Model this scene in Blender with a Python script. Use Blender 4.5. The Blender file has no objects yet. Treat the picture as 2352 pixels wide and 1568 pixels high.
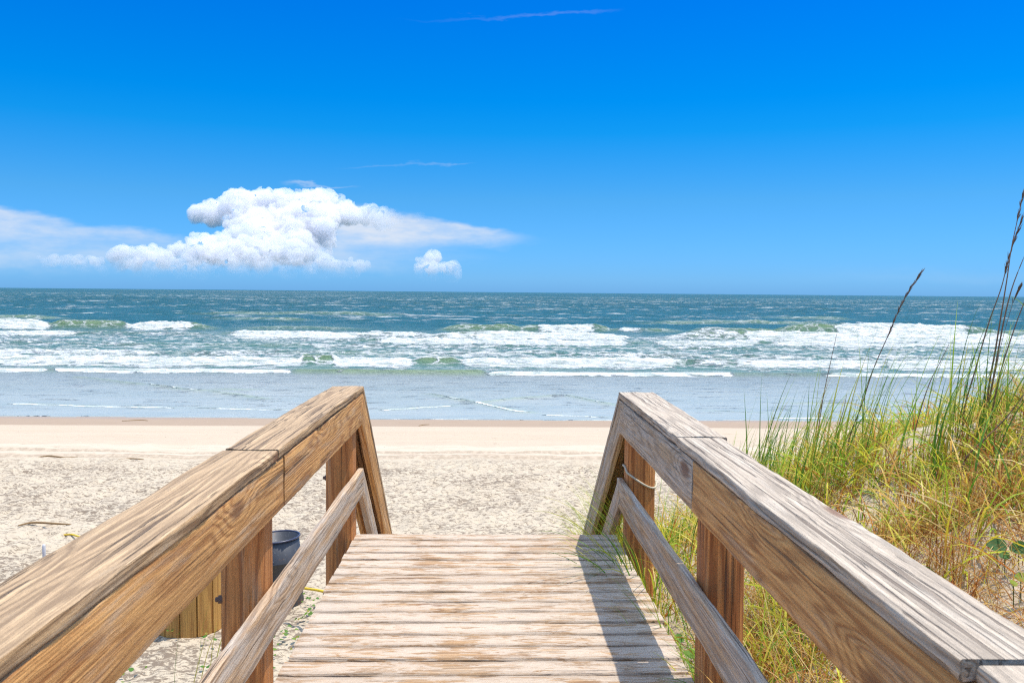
import bpy, bmesh, math, random
import numpy as np
from mathutils import Vector, Matrix, Euler
random.seed(7); RNG = np.random.default_rng(11)
R = math.radians
scene = bpy.context.scene
COL = scene.collection
# ------------------------------------------------------------------ camera
EYE = 1.70
cam_d = bpy.data.cameras.new('camera'); cam = bpy.data.objects.new('camera', cam_d); COL.objects.link(cam)
cam.location = (0, 0, EYE)
cam.rotation_euler = Euler((R(90 - 3.30), R(-0.51), R(-1.55)), 'XYZ')
cam_d.sensor_width = 36; cam_d.lens = 30.0; cam_d.clip_end = 40000; cam_d.clip_start = 0.05
cam_d.dof.use_dof = True; cam_d.dof.focus_distance = 9.0; cam_d.dof.aperture_fstop = 9.0
scene.camera = cam
CM = cam.rotation_euler.to_matrix()
def at(px, py, Y):
    """world point at forward distance Y on the line of sight through a point of the 2352 px wide photo"""
    d = CM @ Vector(((px - 1176) / 1960, -(py - 784) / 1960, -1))
    return Vector((0, 0, EYE)) + d * (Y / d.y)
# ------------------------------------------------------------------ noise
def _h(ix, iy, iz, seed):
    n = (ix * 374761393 + iy * 668265263 + iz * 2147483647 + seed * 144665) & 0xFFFFFFFF
    n = ((n ^ (n >> 13)) * 1274126177) & 0xFFFFFFFF
    n = ((n ^ (n >> 16)) * 2246822519) & 0xFFFFFFFF
    return ((n ^ (n >> 15)) & 0xFFFF) / 65535.0
def vn(x, y, z=0.0, seed=0):
    x = np.asarray(x, float); y = np.asarray(y, float); z = np.zeros_like(x) + z
    ix = np.floor(x).astype(np.int64); iy = np.floor(y).astype(np.int64); iz = np.floor(z).astype(np.int64)
    fx = x - ix; fy = y - iy; fz = z - iz
    fx = fx*fx*fx*(fx*(fx*6-15)+10); fy = fy*fy*fy*(fy*(fy*6-15)+10); fz = fz*fz*fz*(fz*(fz*6-15)+10)
    def c(a, b, d): return _h(ix + a, iy + b, iz + d, seed)
    x00 = c(0,0,0)*(1-fx)+c(1,0,0)*fx; x10 = c(0,1,0)*(1-fx)+c(1,1,0)*fx
    r0 = x00*(1-fy)+x10*fy
    x01 = c(0,0,1)*(1-fx)+c(1,0,1)*fx; x11 = c(0,1,1)*(1-fx)+c(1,1,1)*fx
    r1 = x01*(1-fy)+x11*fy
    return (r0*(1-fz)+r1*fz)*2-1
def vn2(x, y, seed=0):
    x = np.asarray(x, float); y = np.asarray(y, float)
    ix = np.floor(x).astype(np.int64); iy = np.floor(y).astype(np.int64)
    fx = x - ix; fy = y - iy
    fx = fx*fx*fx*(fx*(fx*6-15)+10); fy = fy*fy*fy*(fy*(fy*6-15)+10)
    z = np.zeros_like(ix)
    a = _h(ix,iy,z,seed)*(1-fx)+_h(ix+1,iy,z,seed)*fx
    b = _h(ix,iy+1,z,seed)*(1-fx)+_h(ix+1,iy+1,z,seed)*fx
    return (a*(1-fy)+b*fy)*2-1
def fbm2(x, y, o=4, seed=0, g=0.5):
    s = 0; a = 1; t = 0
    for k in range(o):
        s = s + a*vn2(x*2.03**k + 17.3*k, y*2.03**k - 9.1*k, seed + k); t += a; a *= g
    return s/t
def sst(a, b, x):
    t = np.clip((x-a)/(b-a), 0, 1); return t*t*(3-2*t)
# ------------------------------------------------------------------ node helper
class NB:
    def __init__(s, tree): s.t = tree; tree.nodes.clear()
    def __call__(s, typ, ins=None, **props):
        n = s.t.nodes.new(typ)
        for k, v in props.items(): setattr(n, k, v)
        for k, v in (ins or {}).items():
            i = n.inputs[k]
            if isinstance(v, bpy.types.NodeSocket): s.t.links.new(v, i)
            elif isinstance(v, bpy.types.Node): s.t.links.new(v.outputs[0], i)
            else:
                if hasattr(i.default_value, '__len__') and hasattr(v, '__len__') and len(i.default_value) == 4 and len(v) == 3: v = (*v, 1)
                i.default_value = v
        return n
    def m(s, op, a, b=0.0, c=0.0, clamp=False): return s('ShaderNodeMath', {0: a, 1: b, 2: c}, operation=op, use_clamp=clamp).outputs[0]
    def vm(s, op, a, b=(0,0,0)): return s('ShaderNodeVectorMath', {0: a, 1: b}, operation=op).outputs[0]
    def mix(s, f, a, b, mode='MIX'):
        n = s('ShaderNodeMix', data_type='RGBA', blend_type=mode)
        for i, v in ((0, f), (6, a), (7, b)):
            if isinstance(v, bpy.types.NodeSocket): s.t.links.new(v, n.inputs[i])
            else: n.inputs[i].default_value = (*v, 1) if hasattr(v, '__len__') and len(v) == 3 else v
        return n.outputs[2]
    def rng(s, x, a, b, lo=0.0, hi=1.0, smooth=True):
        return s('ShaderNodeMapRange', {0: x, 1: a, 2: b, 3: lo, 4: hi}, interpolation_type='SMOOTHSTEP' if smooth else 'LINEAR').outputs[0]
    def noise(s, vec, scale=1.0, detail=2.0, rough=0.5, dist=0.0):
        return s('ShaderNodeTexNoise', {'Vector': vec, 'Scale': scale, 'Detail': detail, 'Roughness': rough, 'Distortion': dist}).outputs[0]
    def ramp(s, f, stops, interp='LINEAR'):
        n = s('ShaderNodeValToRGB', {0: f}); cr = n.color_ramp; cr.interpolation = interp
        while len(cr.elements) < len(stops): cr.elements.new(0.5)
        for e, (p, c) in zip(cr.elements, stops): e.position = p; e.color = (*c, 1) if len(c) == 3 else c
        return n.outputs[0]
    def attr(s, name, out=2): return s('ShaderNodeAttribute', attribute_name=name).outputs[out]
def material(name):
    m = bpy.data.materials.new(name); m.use_nodes = True; return m, NB(m.node_tree)
def finish(nb, **ins):
    p = nb('ShaderNodeBsdfPrincipled', ins); nb('ShaderNodeOutputMaterial', {0: p.outputs[0]}); return p
def simple(name, col, rough=0.6, var=0.25, scale=8.0, metal=0.0, bump=0.2):
    m, n = material(name)
    tc = n('ShaderNodeTexCoord').outputs['Object']
    f = n.noise(tc, scale, 5, 0.6)
    c = n.mix(f, tuple(v*(1-var) for v in col), tuple(min(1, v*(1+var)) for v in col))
    b = n('ShaderNodeBump', {'Strength': bump, 'Distance': 0.01, 'Height': f})
    finish(n, **{'Base Color': c, 'Roughness': rough, 'Metallic': metal, 'Normal': b.outputs[0]})
    return m
def wood(name, base, dark, gray, gray_amt=0.5, crack=0.6, topgray=0.0, ring=60.0, attr=False, sand=None, spec=0.25, axis='X', ringmix=0.55):
    m, n = material(name)
    tc = n('ShaderNodeTexCoord').outputs['Object']
    if attr: rnd = n.attr('rnd')
    else: rnd = n('ShaderNodeObjectInfo').outputs['Random']
    off = n('ShaderNodeCombineXYZ', {0: n.m('MULTIPLY', rnd, 71.0), 1: n.m('MULTIPLY', rnd, 13.0), 2: n.m('MULTIPLY', rnd, 29.0)}).outputs[0]
    p = n.vm('ADD', tc, off)
    def st(a, b): return n.vm('MULTIPLY', p, (a, b, b) if axis == 'X' else (b, b, a))
    v = n.noise(st(0.34, 6.5), 1.0, 2.0, 0.4, 0.12)
    vo = n('ShaderNodeTexVoronoi', {'Vector': st(1.25, 3.2), 'Scale': 1.0}, feature='F1')
    gate = n.rng(n('ShaderNodeSeparateColor', {0: vo.outputs['Color']}).outputs[0], 0.40, 0.46)
    k = n.m('MULTIPLY', n.rng(vo.outputs['Distance'], 0.0, 0.42, 1.0, 0.0), gate)
    core = n.m('MULTIPLY', n.rng(vo.outputs['Distance'], 0.06, 0.16, 1.0, 0.0), gate)
    v2 = n.m('MULTIPLY_ADD', k, 0.22, v)
    ringv = n.m('MULTIPLY_ADD', n.m('SINE', n.m('MULTIPLY', v2, ring)), 0.5, 0.5)
    ringv = n.m('POWER', ringv, 2.2)
    fine = n.noise(st(2.4, 110.0), 1.0, 5.0, 0.7)
    f = n.m('ADD', n.m('MULTIPLY', ringv, ringmix), n.rng(fine, 0.40, 0.66, 0.0, 0.75, False), clamp=True)
    c = n.mix(f, base, dark)
    blot = n.noise(st(1.1, 4.0), 1.0, 4.0, 0.6)
    c = n.mix(n.rng(blot, 0.35, 0.7, 0.0, 0.75), c, n.mix(0.6, c, tuple(x*0.6 for x in base)))
    g = n.m('MULTIPLY', n.rng(n.noise(st(1.7, 18.0), 1.0, 6.0, 0.68, 0.4), 0.66 - 0.35*gray_amt, 0.92 - 0.35*gray_amt), min(1.0, 0.5 + 0.5*gray_amt))
    if topgray:
        nz = n('ShaderNodeSeparateXYZ', {0: n('ShaderNodeNewGeometry').outputs['Normal']}).outputs[2]
        g = n.m('MAXIMUM', g, n.rng(nz, 0.45, 0.8, 0.0, topgray))
    gc = n.mix(n.m('MULTIPLY', f, 0.8), gray, tuple(x*0.45 for x in gray))
    c = n.mix(g, c, gc)
    cr0 = n.noise(st(0.8, 62.0), 1.0, 2.5, 0.5, 0.15)
    cr = n.rng(cr0, 0.72 - 0.1*crack, 0.77 - 0.1*crack)
    cr = n.m('MULTIPLY', cr, n.rng(n.noise(st(0.9, 5.0), 1.0, 2.0), 0.40, 0.55))
    c = n.mix(n.m('MULTIPLY', cr, 0.66), c, (0.10, 0.065, 0.045))
    c = n.mix(n.m('MULTIPLY', core, 0.75), c, (0.16, 0.06, 0.025))
    if sand:
        sm = n.noise(st(6.5, 38.0), 1.0, 7.0, 0.74, 0.6)
        sb = n.noise(tc, 2.2, 4.0, 0.6)
        smask = n.rng(n.m('ADD', sm, n.m('MULTIPLY', sb, 0.55)), sand[1], sand[1] + 0.10)
        c = n.mix(n.m('MULTIPLY', smask, 0.93), c, n.mix(n.noise(tc, 60, 3), tuple(x*0.86 for x in sand[0]), sand[0]))
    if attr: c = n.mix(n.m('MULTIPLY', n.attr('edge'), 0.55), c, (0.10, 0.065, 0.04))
    if attr: c = n.mix(n.m('MULTIPLY', rnd, 0.35), c, n.mix(1.0, c, (0.62, 0.56, 0.50), 'MULTIPLY'))
    h = n.m('SUBTRACT', n.m('MULTIPLY', f, -0.35), n.m('MULTIPLY', cr, 1.6))
    b = n('ShaderNodeBump', {'Strength': 1.0, 'Distance': 0.009, 'Height': h})
    finish(n, **{'Base Color': c, 'Roughness': 0.75, 'Specular IOR Level': spec, 'Normal': b.outputs[0]})
    return m
# ------------------------------------------------------------------ object helpers
def put(name, verts, faces, mat, parent=None, smooth=False, matrix=None):
    me = bpy.data.meshes.new(name)
    me.from_pydata([tuple(v) for v in verts], [], faces); me.update()
    o = bpy.data.objects.new(name, me); COL.objects.link(o)
    if mat: me.materials.append(mat)
    if smooth:
        me.polygons.foreach_set('use_smooth', [True]*len(me.polygons))
    if matrix is not None: o.matrix_world = matrix
    if parent is not None:
        o.parent = parent; o.matrix_parent_inverse = Matrix.Translation(-parent.location)
    return o
def put_np(name, V, F, mat, parent=None, smooth=True):
    """V (n,3) array, F (m,4) or (m,3) int array"""
    me = bpy.data.meshes.new(name); nv, nf, k = len(V), len(F), F.shape[1]
    me.vertices.add(nv); me.vertices.foreach_set('co', np.ascontiguousarray(V, dtype=np.float32).ravel())
    me.loops.add(nf*k); me.loops.foreach_set('vertex_index', np.ascontiguousarray(F, dtype=np.int32).ravel())
    me.polygons.add(nf); me.polygons.foreach_set('loop_start', np.arange(0, nf*k, k, dtype=np.int32))
    me.update(calc_edges=True); me.validate()
    me.polygons.foreach_set('use_smooth', [smooth]*len(me.polygons))
    o = bpy.data.objects.new(name, me); COL.objects.link(o)
    if mat: me.materials.append(mat)
    if parent is not None:
        o.parent = parent; o.matrix_parent_inverse = Matrix.Translation(-parent.location)
    return o
def fattr(o, name, vals):
    a = o.data.attributes.new(name, 'FLOAT', 'POINT'); a.data.foreach_set('value', np.asarray(vals, dtype=np.float32))
def cattr(o, name, rgb):
    a = o.data.attributes.new(name, 'FLOAT_COLOR', 'POINT')
    a.data.foreach_set('color', np.hstack([rgb, np.ones((len(rgb), 1))]).astype(np.float32).ravel())
def empty(name, loc):
    o = bpy.data.objects.new(name, None); COL.objects.link(o); o.location = loc; o.empty_display_size = 0.1; return o
def tag(o, label, cat, group=None):
    o['label'] = label; o['category'] = cat
    if group: o['group'] = group
    return o
def struct(o): o['kind'] = 'structure'; return o
def board(name, p0, p1, up, w, h, mat, parent, wob=0.005, bev=0.009, seed=0, ragged=0.0):
    """a weathered plank from p0 to p1 (axis of its section centre); h along up, w across"""
    p0 = Vector(p0); p1 = Vector(p1); ax = (p1-p0); L = ax.length; ax.normalize()
    upv = (Vector(up) - ax*ax.dot(Vector(up))).normalized(); sd = upv.cross(ax)
    M = Matrix((ax, sd, upv)).transposed().to_4x4(); M.translation = p0
    n = max(4, int(L/0.05)); prof = []
    hw, hh = w/2, h/2
    for cx, cy, a0 in ((hw-bev, hh-bev, 0), (-hw+bev, hh-bev, 90), (-hw+bev, -hh+bev, 180), (hw-bev, -hh+bev, 270)):
        for a in (0, 45, 90): prof.append((cx+bev*math.cos(R(a0+a)), cy+bev*math.sin(R(a0+a))))
        # extra points along each face so that the faces can undulate
        # (next corner follows)
    ext = []
    for i in range(len(prof)):
        a = prof[i]; b = prof[(i+1) % len(prof)]
        ext.append(a)
        if (a[0]-b[0])**2 + (a[1]-b[1])**2 > (2.5*bev)**2:
            for t in (0.25, 0.5, 0.75): ext.append((a[0]*(1-t)+b[0]*t, a[1]*(1-t)+b[1]*t))
    prof = np.array(ext); k = len(prof)
    xs = np.linspace(0, L, n+1)
    X = np.repeat(xs, k); P = np.tile(prof, (n+1, 1))
    dy = wob*fbm2(X*2.2 + seed*9.1, P[:, 1]*9 + 3.0, 3, seed) + 0.5*wob*fbm2(X*13, P[:, 1]*30, 2, seed+5)
    dz = wob*fbm2(X*2.0 + seed*5.7, P[:, 0]*9 - 7.0, 3, seed+2) + 0.5*wob*fbm2(X*12, P[:, 0]*30, 2, seed+9)
    if ragged:
        endf = np.where((X <= 1e-6) | (X >= L-1e-6), 1, 0)
        X = X + endf*ragged*fbm2(P[:, 0]*30+seed, P[:, 1]*30, 2, seed+3)
    V = np.stack([X, P[:, 0]+dy, P[:, 1]+dz], 1)
    F = [(i*k+j, i*k+(j+1) % k, (i+1)*k+(j+1) % k, (i+1)*k+j) for i in range(n) for j in range(k)]
    F = [tuple(reversed(f)) for f in F]
    F.append(tuple(range(k))); F.append(tuple(reversed(range(n*k, n*k+k))))
    F = [tuple(reversed(f)) for f in F]
    o = put(name, V.tolist(), F, mat, parent, True, M)
    try:
        o.data.set_sharp_from_angle(angle=R(40))
    except Exception: pass
    return o
def lathe(prof, seg=40, wob=0.0, seed=0):
    V = []; F = []; k = len(prof)
    for i in range(seg):
        a = 2*math.pi*i/seg
        for r, z in prof: V.append((r*math.cos(a), r*math.sin(a), z))
    for i in range(seg):
        for j in range(k-1):
            a = i*k+j; b = ((i+1) % seg)*k+j
            F.append((a, b, b+1, a+1))
    return V, F
def tube(pts, r, sides=6):
    pts = [Vector(p) for p in pts]; V = []; F = []
    rs = r if hasattr(r, '__len__') else [r]*len(pts)
    for i, p in enumerate(pts):
        d = (pts[min(i+1, len(pts)-1)] - pts[max(i-1, 0)]).normalized()
        a = d.orthogonal().normalized() if abs(d.z) > 0.95 else d.cross(Vector((0, 0, 1))).normalized()
        b = d.cross(a)
        for s in range(sides):
            t = 2*math.pi*s/sides; V.append(p + (a*math.cos(t)+b*math.sin(t))*rs[i])
    for i in range(len(pts)-1):
        for s in range(sides):
            F.append((i*sides+s, i*sides+(s+1) % sides, (i+1)*sides+(s+1) % sides, (i+1)*sides+s))
    F.append(tuple(reversed(range(sides)))); F.append(tuple(range((len(pts)-1)*sides, len(pts)*sides)))
    return V, F
def smooth_path(pts, n=8):
    pts = [Vector(p) for p in pts]; out = []
    for i in range(len(pts)-1):
        a = pts[max(i-1, 0)]; b = pts[i]; c = pts[i+1]; d = pts[min(i+2, len(pts)-1)]
        for k in range(n):
            t = k/n
            out.append(0.5*((2*b) + (c-a)*t + (2*a-5*b+4*c-d)*t*t + (3*b-a-3*c+d)*t**3))
    out.append(pts[-1]); return out

# ------------------------------------------------------------------ world, sun
SUN = Vector((0.27, 0.03, 1.0)).normalized()
w = bpy.data.worlds.new('World'); scene.world = w; w.use_nodes = True
n = NB(w.node_tree)
sky = n('ShaderNodeTexSky', sky_type='NISHITA', sun_disc=False, sun_elevation=math.asin(SUN.z), sun_rotation=math.atan2(SUN.x, SUN.y),
        altitude=0.0, air_density=1.0, dust_density=0.2, ozone_density=3.0)
dirv = n('ShaderNodeTexCoord').outputs['Generated']
sx = n('ShaderNodeSeparateXYZ', {0: dirv})
yy = n.m('MAXIMUM', sx.outputs[1], 0.05)
U = n.m('DIVIDE', sx.outputs[0], yy); V_ = n.m('DIVIDE', sx.outputs[2], yy)
ELEV = sx.outputs[2]
tint = n.ramp(n.m('MULTIPLY', ELEV, 2.0), [(0.0, (0.095, 0.2595, 0.6421)), (0.03, (0.1056, 0.2754, 0.6211)), (0.21, (0.0826, 0.2821, 0.4918)), (0.36, (0.0088, 0.2813, 0.5261)), (0.43, (0.0, 0.2725, 0.5511)), (0.62, (0.0, 0.2462, 0.6043)), (0.72, (0.0, 0.2412, 0.6139)), (1.0, (2.0, 1.72, 1.4))])  # overhead sky, out of view, is brightened to fill the shade
skyc = n.mix(1.0, sky.outputs[0], tint, 'MULTIPLY')
# high thin veils of ice cloud (density only, one colour)
uv = n('ShaderNodeCombineXYZ', {0: U, 1: V_}).outputs[0]
warp = n.noise(n.vm('MULTIPLY', uv, (9, 30, 1)), 1.0, 5.0, 0.6)
warp2 = n.noise(n.vm('MULTIPLY', uv, (26, 60, 1)), 1.0, 5.0, 0.6)
Vw = n.m('ADD', n.m('ADD', V_, n.m('MULTIPLY_ADD', warp, 0.034, -0.017)), n.m('MULTIPLY_ADD', warp2, 0.006, -0.003))
def line(u0, v0, u1, v1):
    s = (v1-v0)/(u1-u0); return n.m('MULTIPLY_ADD', U, s, v0 - s*u0)
def pu(x): return (x-1123)/1960
def pv(x, y): return (662 + 20*x/2352 - y)/1960
def veil(xa, ya, xb, yb, yba, ybb, soft_top, soft_bot, xl, xr, dens):
    top = line(pu(xa), pv(xa, ya), pu(xb), pv(xb, yb)); bot = line(pu(xa), pv(xa, yba), pu(xb), pv(xb, ybb))
    a = n.rng(n.m('SUBTRACT', top, Vw), 0.0, soft_top); b = n.rng(n.m('SUBTRACT', Vw, bot), 0.0, soft_bot)
    l = n.rng(U, pu(xl[0]), pu(xl[1])); r = n.rng(U, pu(xr[0]), pu(xr[1]), 1.0, 0.0)
    return n.m('MULTIPLY', n.m('MULTIPLY', n.m('MULTIPLY', a, b), n.m('MULTIPLY', l, r)), dens)
veils = [
 veil(780, 455, 1300, 556, 610, 565, 0.012, 0.028, (680, 800), (1130, 1310), 0.88),
 veil(780, 560, 1300, 575, 640, 600, 0.02, 0.02, (700, 850), (1000, 1200), 0.22),
 veil(0, 472, 480, 548, 622, 622, 0.012, 0.055, (-900, -500), (350, 560), 0.72),
 veil(640, 418, 840, 424, 432, 432, 0.002, 0.004, (640, 700), (780, 840), 0.40),
 veil(780, 388, 1100, 378, 396, 386, 0.003, 0.003, (760, 900), (1040, 1100), 0.22),
 veil(900, 56, 1420, 30, 66, 42, 0.004, 0.004, (880, 1250), (1350, 1430), 0.13),
 veil(0, 548, 1000, 570, 640, 640, 0.03, 0.03, (-900, -500), (700, 1150), 0.42),
 veil(1800, 600, 2352, 612, 655, 660, 0.02, 0.02, (1700, 2200), (2500, 2700), 0.10),
]
vs = veils[0]
for q in veils[1:]: vs = n.m('ADD', vs, q, clamp=True)
grain = n.rng(n.noise(n.vm('MULTIPLY', uv, (12, 45, 1)), 1.0, 6.0, 0.6), 0.30, 0.68, 0.42, 1.0)
vs = n.m('MULTIPLY', vs, grain)
VEILCOL = (2.85, 2.95, 3.15)
skyc = n.mix(vs, skyc, VEILCOL)
bg = n('ShaderNodeBackground', {0: skyc, 1: 0.15}); n('ShaderNodeOutputWorld', {0: bg.outputs[0]})
sd = bpy.data.lights.new('sun', 'SUN'); sd.energy = 2.6; sd.angle = R(0.5); sd.color = (1.0, 0.94, 0.84)
so = bpy.data.objects.new('sun', sd); COL.objects.link(so); so.rotation_euler = SUN.to_track_quat('Z', 'Y').to_euler()
scene.view_settings.view_transform = 'Standard'; scene.view_settings.look = 'None'
scene.view_settings.exposure = 0.95; scene.view_settings.gamma = 1.0; scene.view_settings.use_curve_mapping = False

# ------------------------------------------------------------------ terrain
SEA = -2.75
def beach_z(X, Y):
    z = np.where(Y < 12, -2.36, -2.36 - (Y-12)*0.0222)
    z = np.where(Y > 29.5, z - (Y-29.5)*0.02, z)
    return z
def dune_h(X, Y):
    ramp = -0.36 + 0.47*(X-1.0)
    ramp = np.where(ramp > 0.75, 0.75 + 0.35*(1-np.exp(-(ramp-0.75)/0.6)), ramp)
    ramp = ramp + 0.07*np.clip(5-Y, -2, 4) + 0.16*fbm2(X*0.7, Y*0.7, 3, 40)
    fall = 1 - sst(6.3, 11.2, Y + 0.25*fbm2(X*0.5, Y*0.3, 2, 44) - 0.18*(X-2))
    left = sst(-0.6, 1.1, X)
    ramp = np.minimum(ramp, 10)
    h = (ramp + 2.36)*fall*left
    return np.maximum(h, 0)
def ground(X, Y):
    X = np.asarray(X, float); Y = np.asarray(Y, float)
    return beach_z(X, Y) + dune_h(X, Y)
def gz(x, y): return float(ground(np.array([x]), np.array([y]))[0])
def axis(segs):
    out = [segs[0][0]]
    for a, b, d in segs:
        k = max(1, int(round((b-a)/d))); out += list(np.linspace(a, b, k+1)[1:])
    return np.array(out)
xs = axis([(-400, -60, 40), (-60, -18, 3), (-18, -9, 0.075), (-9, 7, 0.055), (7, 18, 0.085), (18, 60, 3), (60, 400, 40)])
ys = axis([(-80, -8, 8), (-8, 2, 0.5), (2, 18, 0.05), (18, 31, 0.07), (31, 60, 1.5)])
GX, GY = np.meshgrid(xs, ys)
Z = ground(GX, GY)
dry = 1 - sst(23.5, 27.0, GY + 0.8*fbm2(GX*0.12, GY*0.12, 3, 3))
rough = sst(0.0, 1.0, dry)*(1 - 0.8*sst(20.5, 22.2, GY))
near_dune = sst(0.15, 0.6, dune_h(GX, GY))
fp = fbm2(GX*3.6, GY*3.6, 3, 21); fp2 = vn2(GX*7.5+3, GY*6.2, 25)
Z = Z + rough*(1-near_dune)*(0.05*fp + 0.045*np.minimum(fp2, 0.1) + 0.012*fbm2(GX*14, GY*14, 2, 23))
Z = Z + 0.08*fbm2(GX*0.6, GY*0.6, 3, 29)*dry + near_dune*(0.02*fbm2(GX*5, GY*5, 3, 31))
for yc, wd in ((22.0, 0.16), (22.85, 0.16), (25.4, 0.2), (26.4, 0.15)):    # tyre ruts along the beach
    d = GY - (yc + 0.25*fbm2(GX*0.05, GX*0.0, 2, 55) + 0.006*GX)
    Z = Z - 0.03*np.exp(-(d/wd)**2)*(1-near_dune) + 0.018*np.exp(-((np.abs(d)-2*wd)/wd)**2)*(1-near_dune)
nx, ny = len(xs), len(ys)
I = np.arange(nx*ny).reshape(ny, nx)
F = np.stack([I[:-1, :-1], I[:-1, 1:], I[1:, 1:], I[1:, :-1]], -1).reshape(-1, 4)
m_sand, n = material('sand')
pos = n('ShaderNodeNewGeometry').outputs['Position']
sp = n('ShaderNodeSeparateXYZ', {0: pos}); Yp = sp.outputs[1]
wav = n.noise(n.vm('MULTIPLY', pos, (0.12, 0.4, 0)), 1.0, 3.0)
Yw = n.m('ADD', Yp, n.m('MULTIPLY_ADD', wav, 0.9, -0.45))
base = n.mix(n.noise(pos, 1.3, 5, 0.6), (0.48, 0.39, 0.275), (0.60, 0.505, 0.375))
base = n.mix(n.noise(pos, 120, 3, 0.7), base, n.mix(0.22, base, (0.22, 0.17, 0.12)))
zone = n.rng(n.m('ADD', Yp, n.m('MULTIPLY_ADD', n.noise(n.vm('MULTIPLY', pos, (0.3, 1.2, 0)), 1.0, 5.0), 3.0, -1.5)), 20.2, 22.4, 1.0, 0.0)
hz = n.attr('dune')
deb_shade = n.noise(n.vm('MULTIPLY', pos, (0.62, 1.0, 1.0)), 13.0, 7.0, 0.78, 0.9)
deb_shade2 = n.noise(pos, 0.5, 5.0, 0.62)
dm = n.m('MULTIPLY', n.rng(n.m('ADD', deb_shade, n.m('MULTIPLY_ADD', deb_shade2, 0.24, -0.12)), 0.49, 0.575), n.m('MULTIPLY', zone, n.m('SUBTRACT', 1.0, n.m('MULTIPLY', hz, 0.75))))
base = n.mix(n.m('MULTIPLY', dm, 0.88), base, (0.165, 0.12, 0.085))  # dark specks paint both wrack debris and the shade in footprints
smo = n.m('MULTIPLY', n.rng(Yp, 21.6, 22.2), 1.0)
base = n.mix(smo, base, n.mix(n.noise(n.vm('MULTIPLY', pos, (0.25, 2.0, 0)), 1.0, 6, 0.65), (0.44, 0.345, 0.245), (0.54, 0.435, 0.32)))
def band(a, b, e): return n.m('MULTIPLY', n.rng(Yt, a-e, a+e), n.rng(Yt, b-e, b+e, 1.0, 0.0))
Yt = n.m('ADD', Yp, n.m('MULTIPLY_ADD', n.noise(n.vm('MULTIPLY', pos, (0.15, 0.8, 0)), 1.0, 4.0), 0.8, -0.4))
pale = n.m('MAXIMUM', band(22.95, 23.9, 0.12), band(22.2, 22.65, 0.1))
base = n.mix(n.m('MULTIPLY', n.m('MULTIPLY', pale, 0.55), n.rng(n.noise(n.vm('MULTIPLY', pos, (0.5, 2.5, 0)), 1.5, 6.0, 0.7), 0.36, 0.55)), base, (0.585, 0.495, 0.375))
trd = n.m('MAXIMUM', band(22.68, 22.93, 0.04), band(21.85, 22.15, 0.05))
trw = n.noise(n.vm('MULTIPLY', pos, (7.0, 5.0, 0)), 1.0, 3.0, .6)
base = n.mix(n.m('MULTIPLY', n.m('MULTIPLY', trd, n.rng(trw, 0.35, 0.6)), 0.65), base, (0.32, 0.245, 0.17))
fl = n.m('MULTIPLY', n.rng(n.noise(n.vm('MULTIPLY', pos, (0.8, 2.6, 0)), 2.2, 6.0, 0.72), 0.60, 0.66), n.m('MULTIPLY', n.rng(Yp, 20.0, 22.0), n.rng(Yp, 24.5, 27.5, 1.0, 0.25)))
base = n.mix(n.m('MULTIPLY', fl, 0.6), base, (0.30, 0.22, 0.15))
wet = n.rng(Yw, 27.6, 27.9)
base = n.mix(wet, base, n.mix(n.noise(n.vm('MULTIPLY', pos, (1.5, 5, 1)), 1.0, 5), (0.31, 0.225, 0.155), (0.37, 0.275, 0.195)))
shell = n.rng(n('ShaderNodeTexVoronoi', {'Vector': pos, 'Scale': 2.2}).outputs['Distance'], 0.03, 0.06, 1.0, 0.0)
base = n.mix(n.m('MULTIPLY', shell, 0.7), base, (0.14, 0.10, 0.07))
wet2 = n.rng(Yw, 29.2, 29.6)
bmp = n('ShaderNodeBump', {'Strength': n.m('MULTIPLY_ADD', wet, -0.45, 0.55), 'Distance': 0.03, 'Height': n.m('ADD', n.noise(pos, 22, 5, 0.7), n.m('MULTIPLY', dm, 0.3))})
finish(n, **{'Base Color': base, 'Roughness': n.m('MULTIPLY_ADD', wet2, -0.45, 0.9), 'Specular IOR Level': 0.2, 'Normal': bmp.outputs[0]})
beach = struct(put_np('beach', np.stack([GX.ravel(), GY.ravel(), Z.ravel()], 1), F, m_sand))
fattr(beach, 'dune', near_dune.ravel())

# ------------------------------------------------------------------ sea
rows = [26.5]
while rows[-1] < 26000:
    y = rows[-1]; rows.append(y + (max(0.11, min(y*y/9000.0, 1.25)) if y < 520 else (2.2 if y < 900 else y*0.02)))
rows = np.array(rows)
bb = np.concatenate([np.linspace(-4, -0.78, 24)[:-1], np.linspace(-0.78, 0.78, 760), np.linspace(0.78, 4, 24)[1:]])
B, Yg = np.meshgrid(bb, rows); Xg = B*Yg
PX = 1123 + 1960*B                       # column measure used only to say which stretch of a breaker is which
def seg(x, spans):
    s = np.zeros_like(x)
    for a, b, v, e in spans: s = np.maximum(s, v*sst(a-e, a+e, x)*(1-sst(b-e, b+e, x)))
    return s
def breaker(Yc, amp, front, back, wig, seed):
    yc = Yc + wig*fbm2(Xg*0.05, Xg*0+seed*3.3, 3, seed)
    d = Yg - yc
    prof = np.where(d < 0, np.exp(-(d/front)**2), np.exp(-(d/back)**2))
    return amp*prof, d
Hs = np.zeros_like(Yg); foam = np.zeros_like(Yg); green = np.zeros_like(Yg)
nz1 = fbm2(Xg*0.10, Yg*0.3, 3, 61)
chop = fbm2(Xg*0.35, Yg*0.8, 4, 62); chop2 = fbm2(Xg*1.3, Yg*2.4, 3, 64)
deepm = sst(44, 60, Yg)
far = sst(92, 125, Yg)*(1-0.6*sst(700, 1500, Yg))*(1-sst(1500, 2500, Yg))
wA = 1-np.abs(fbm2(Xg*0.055+0.02*Yg, Yg*0.115, 4, 70, 0.55))*2.2
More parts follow.
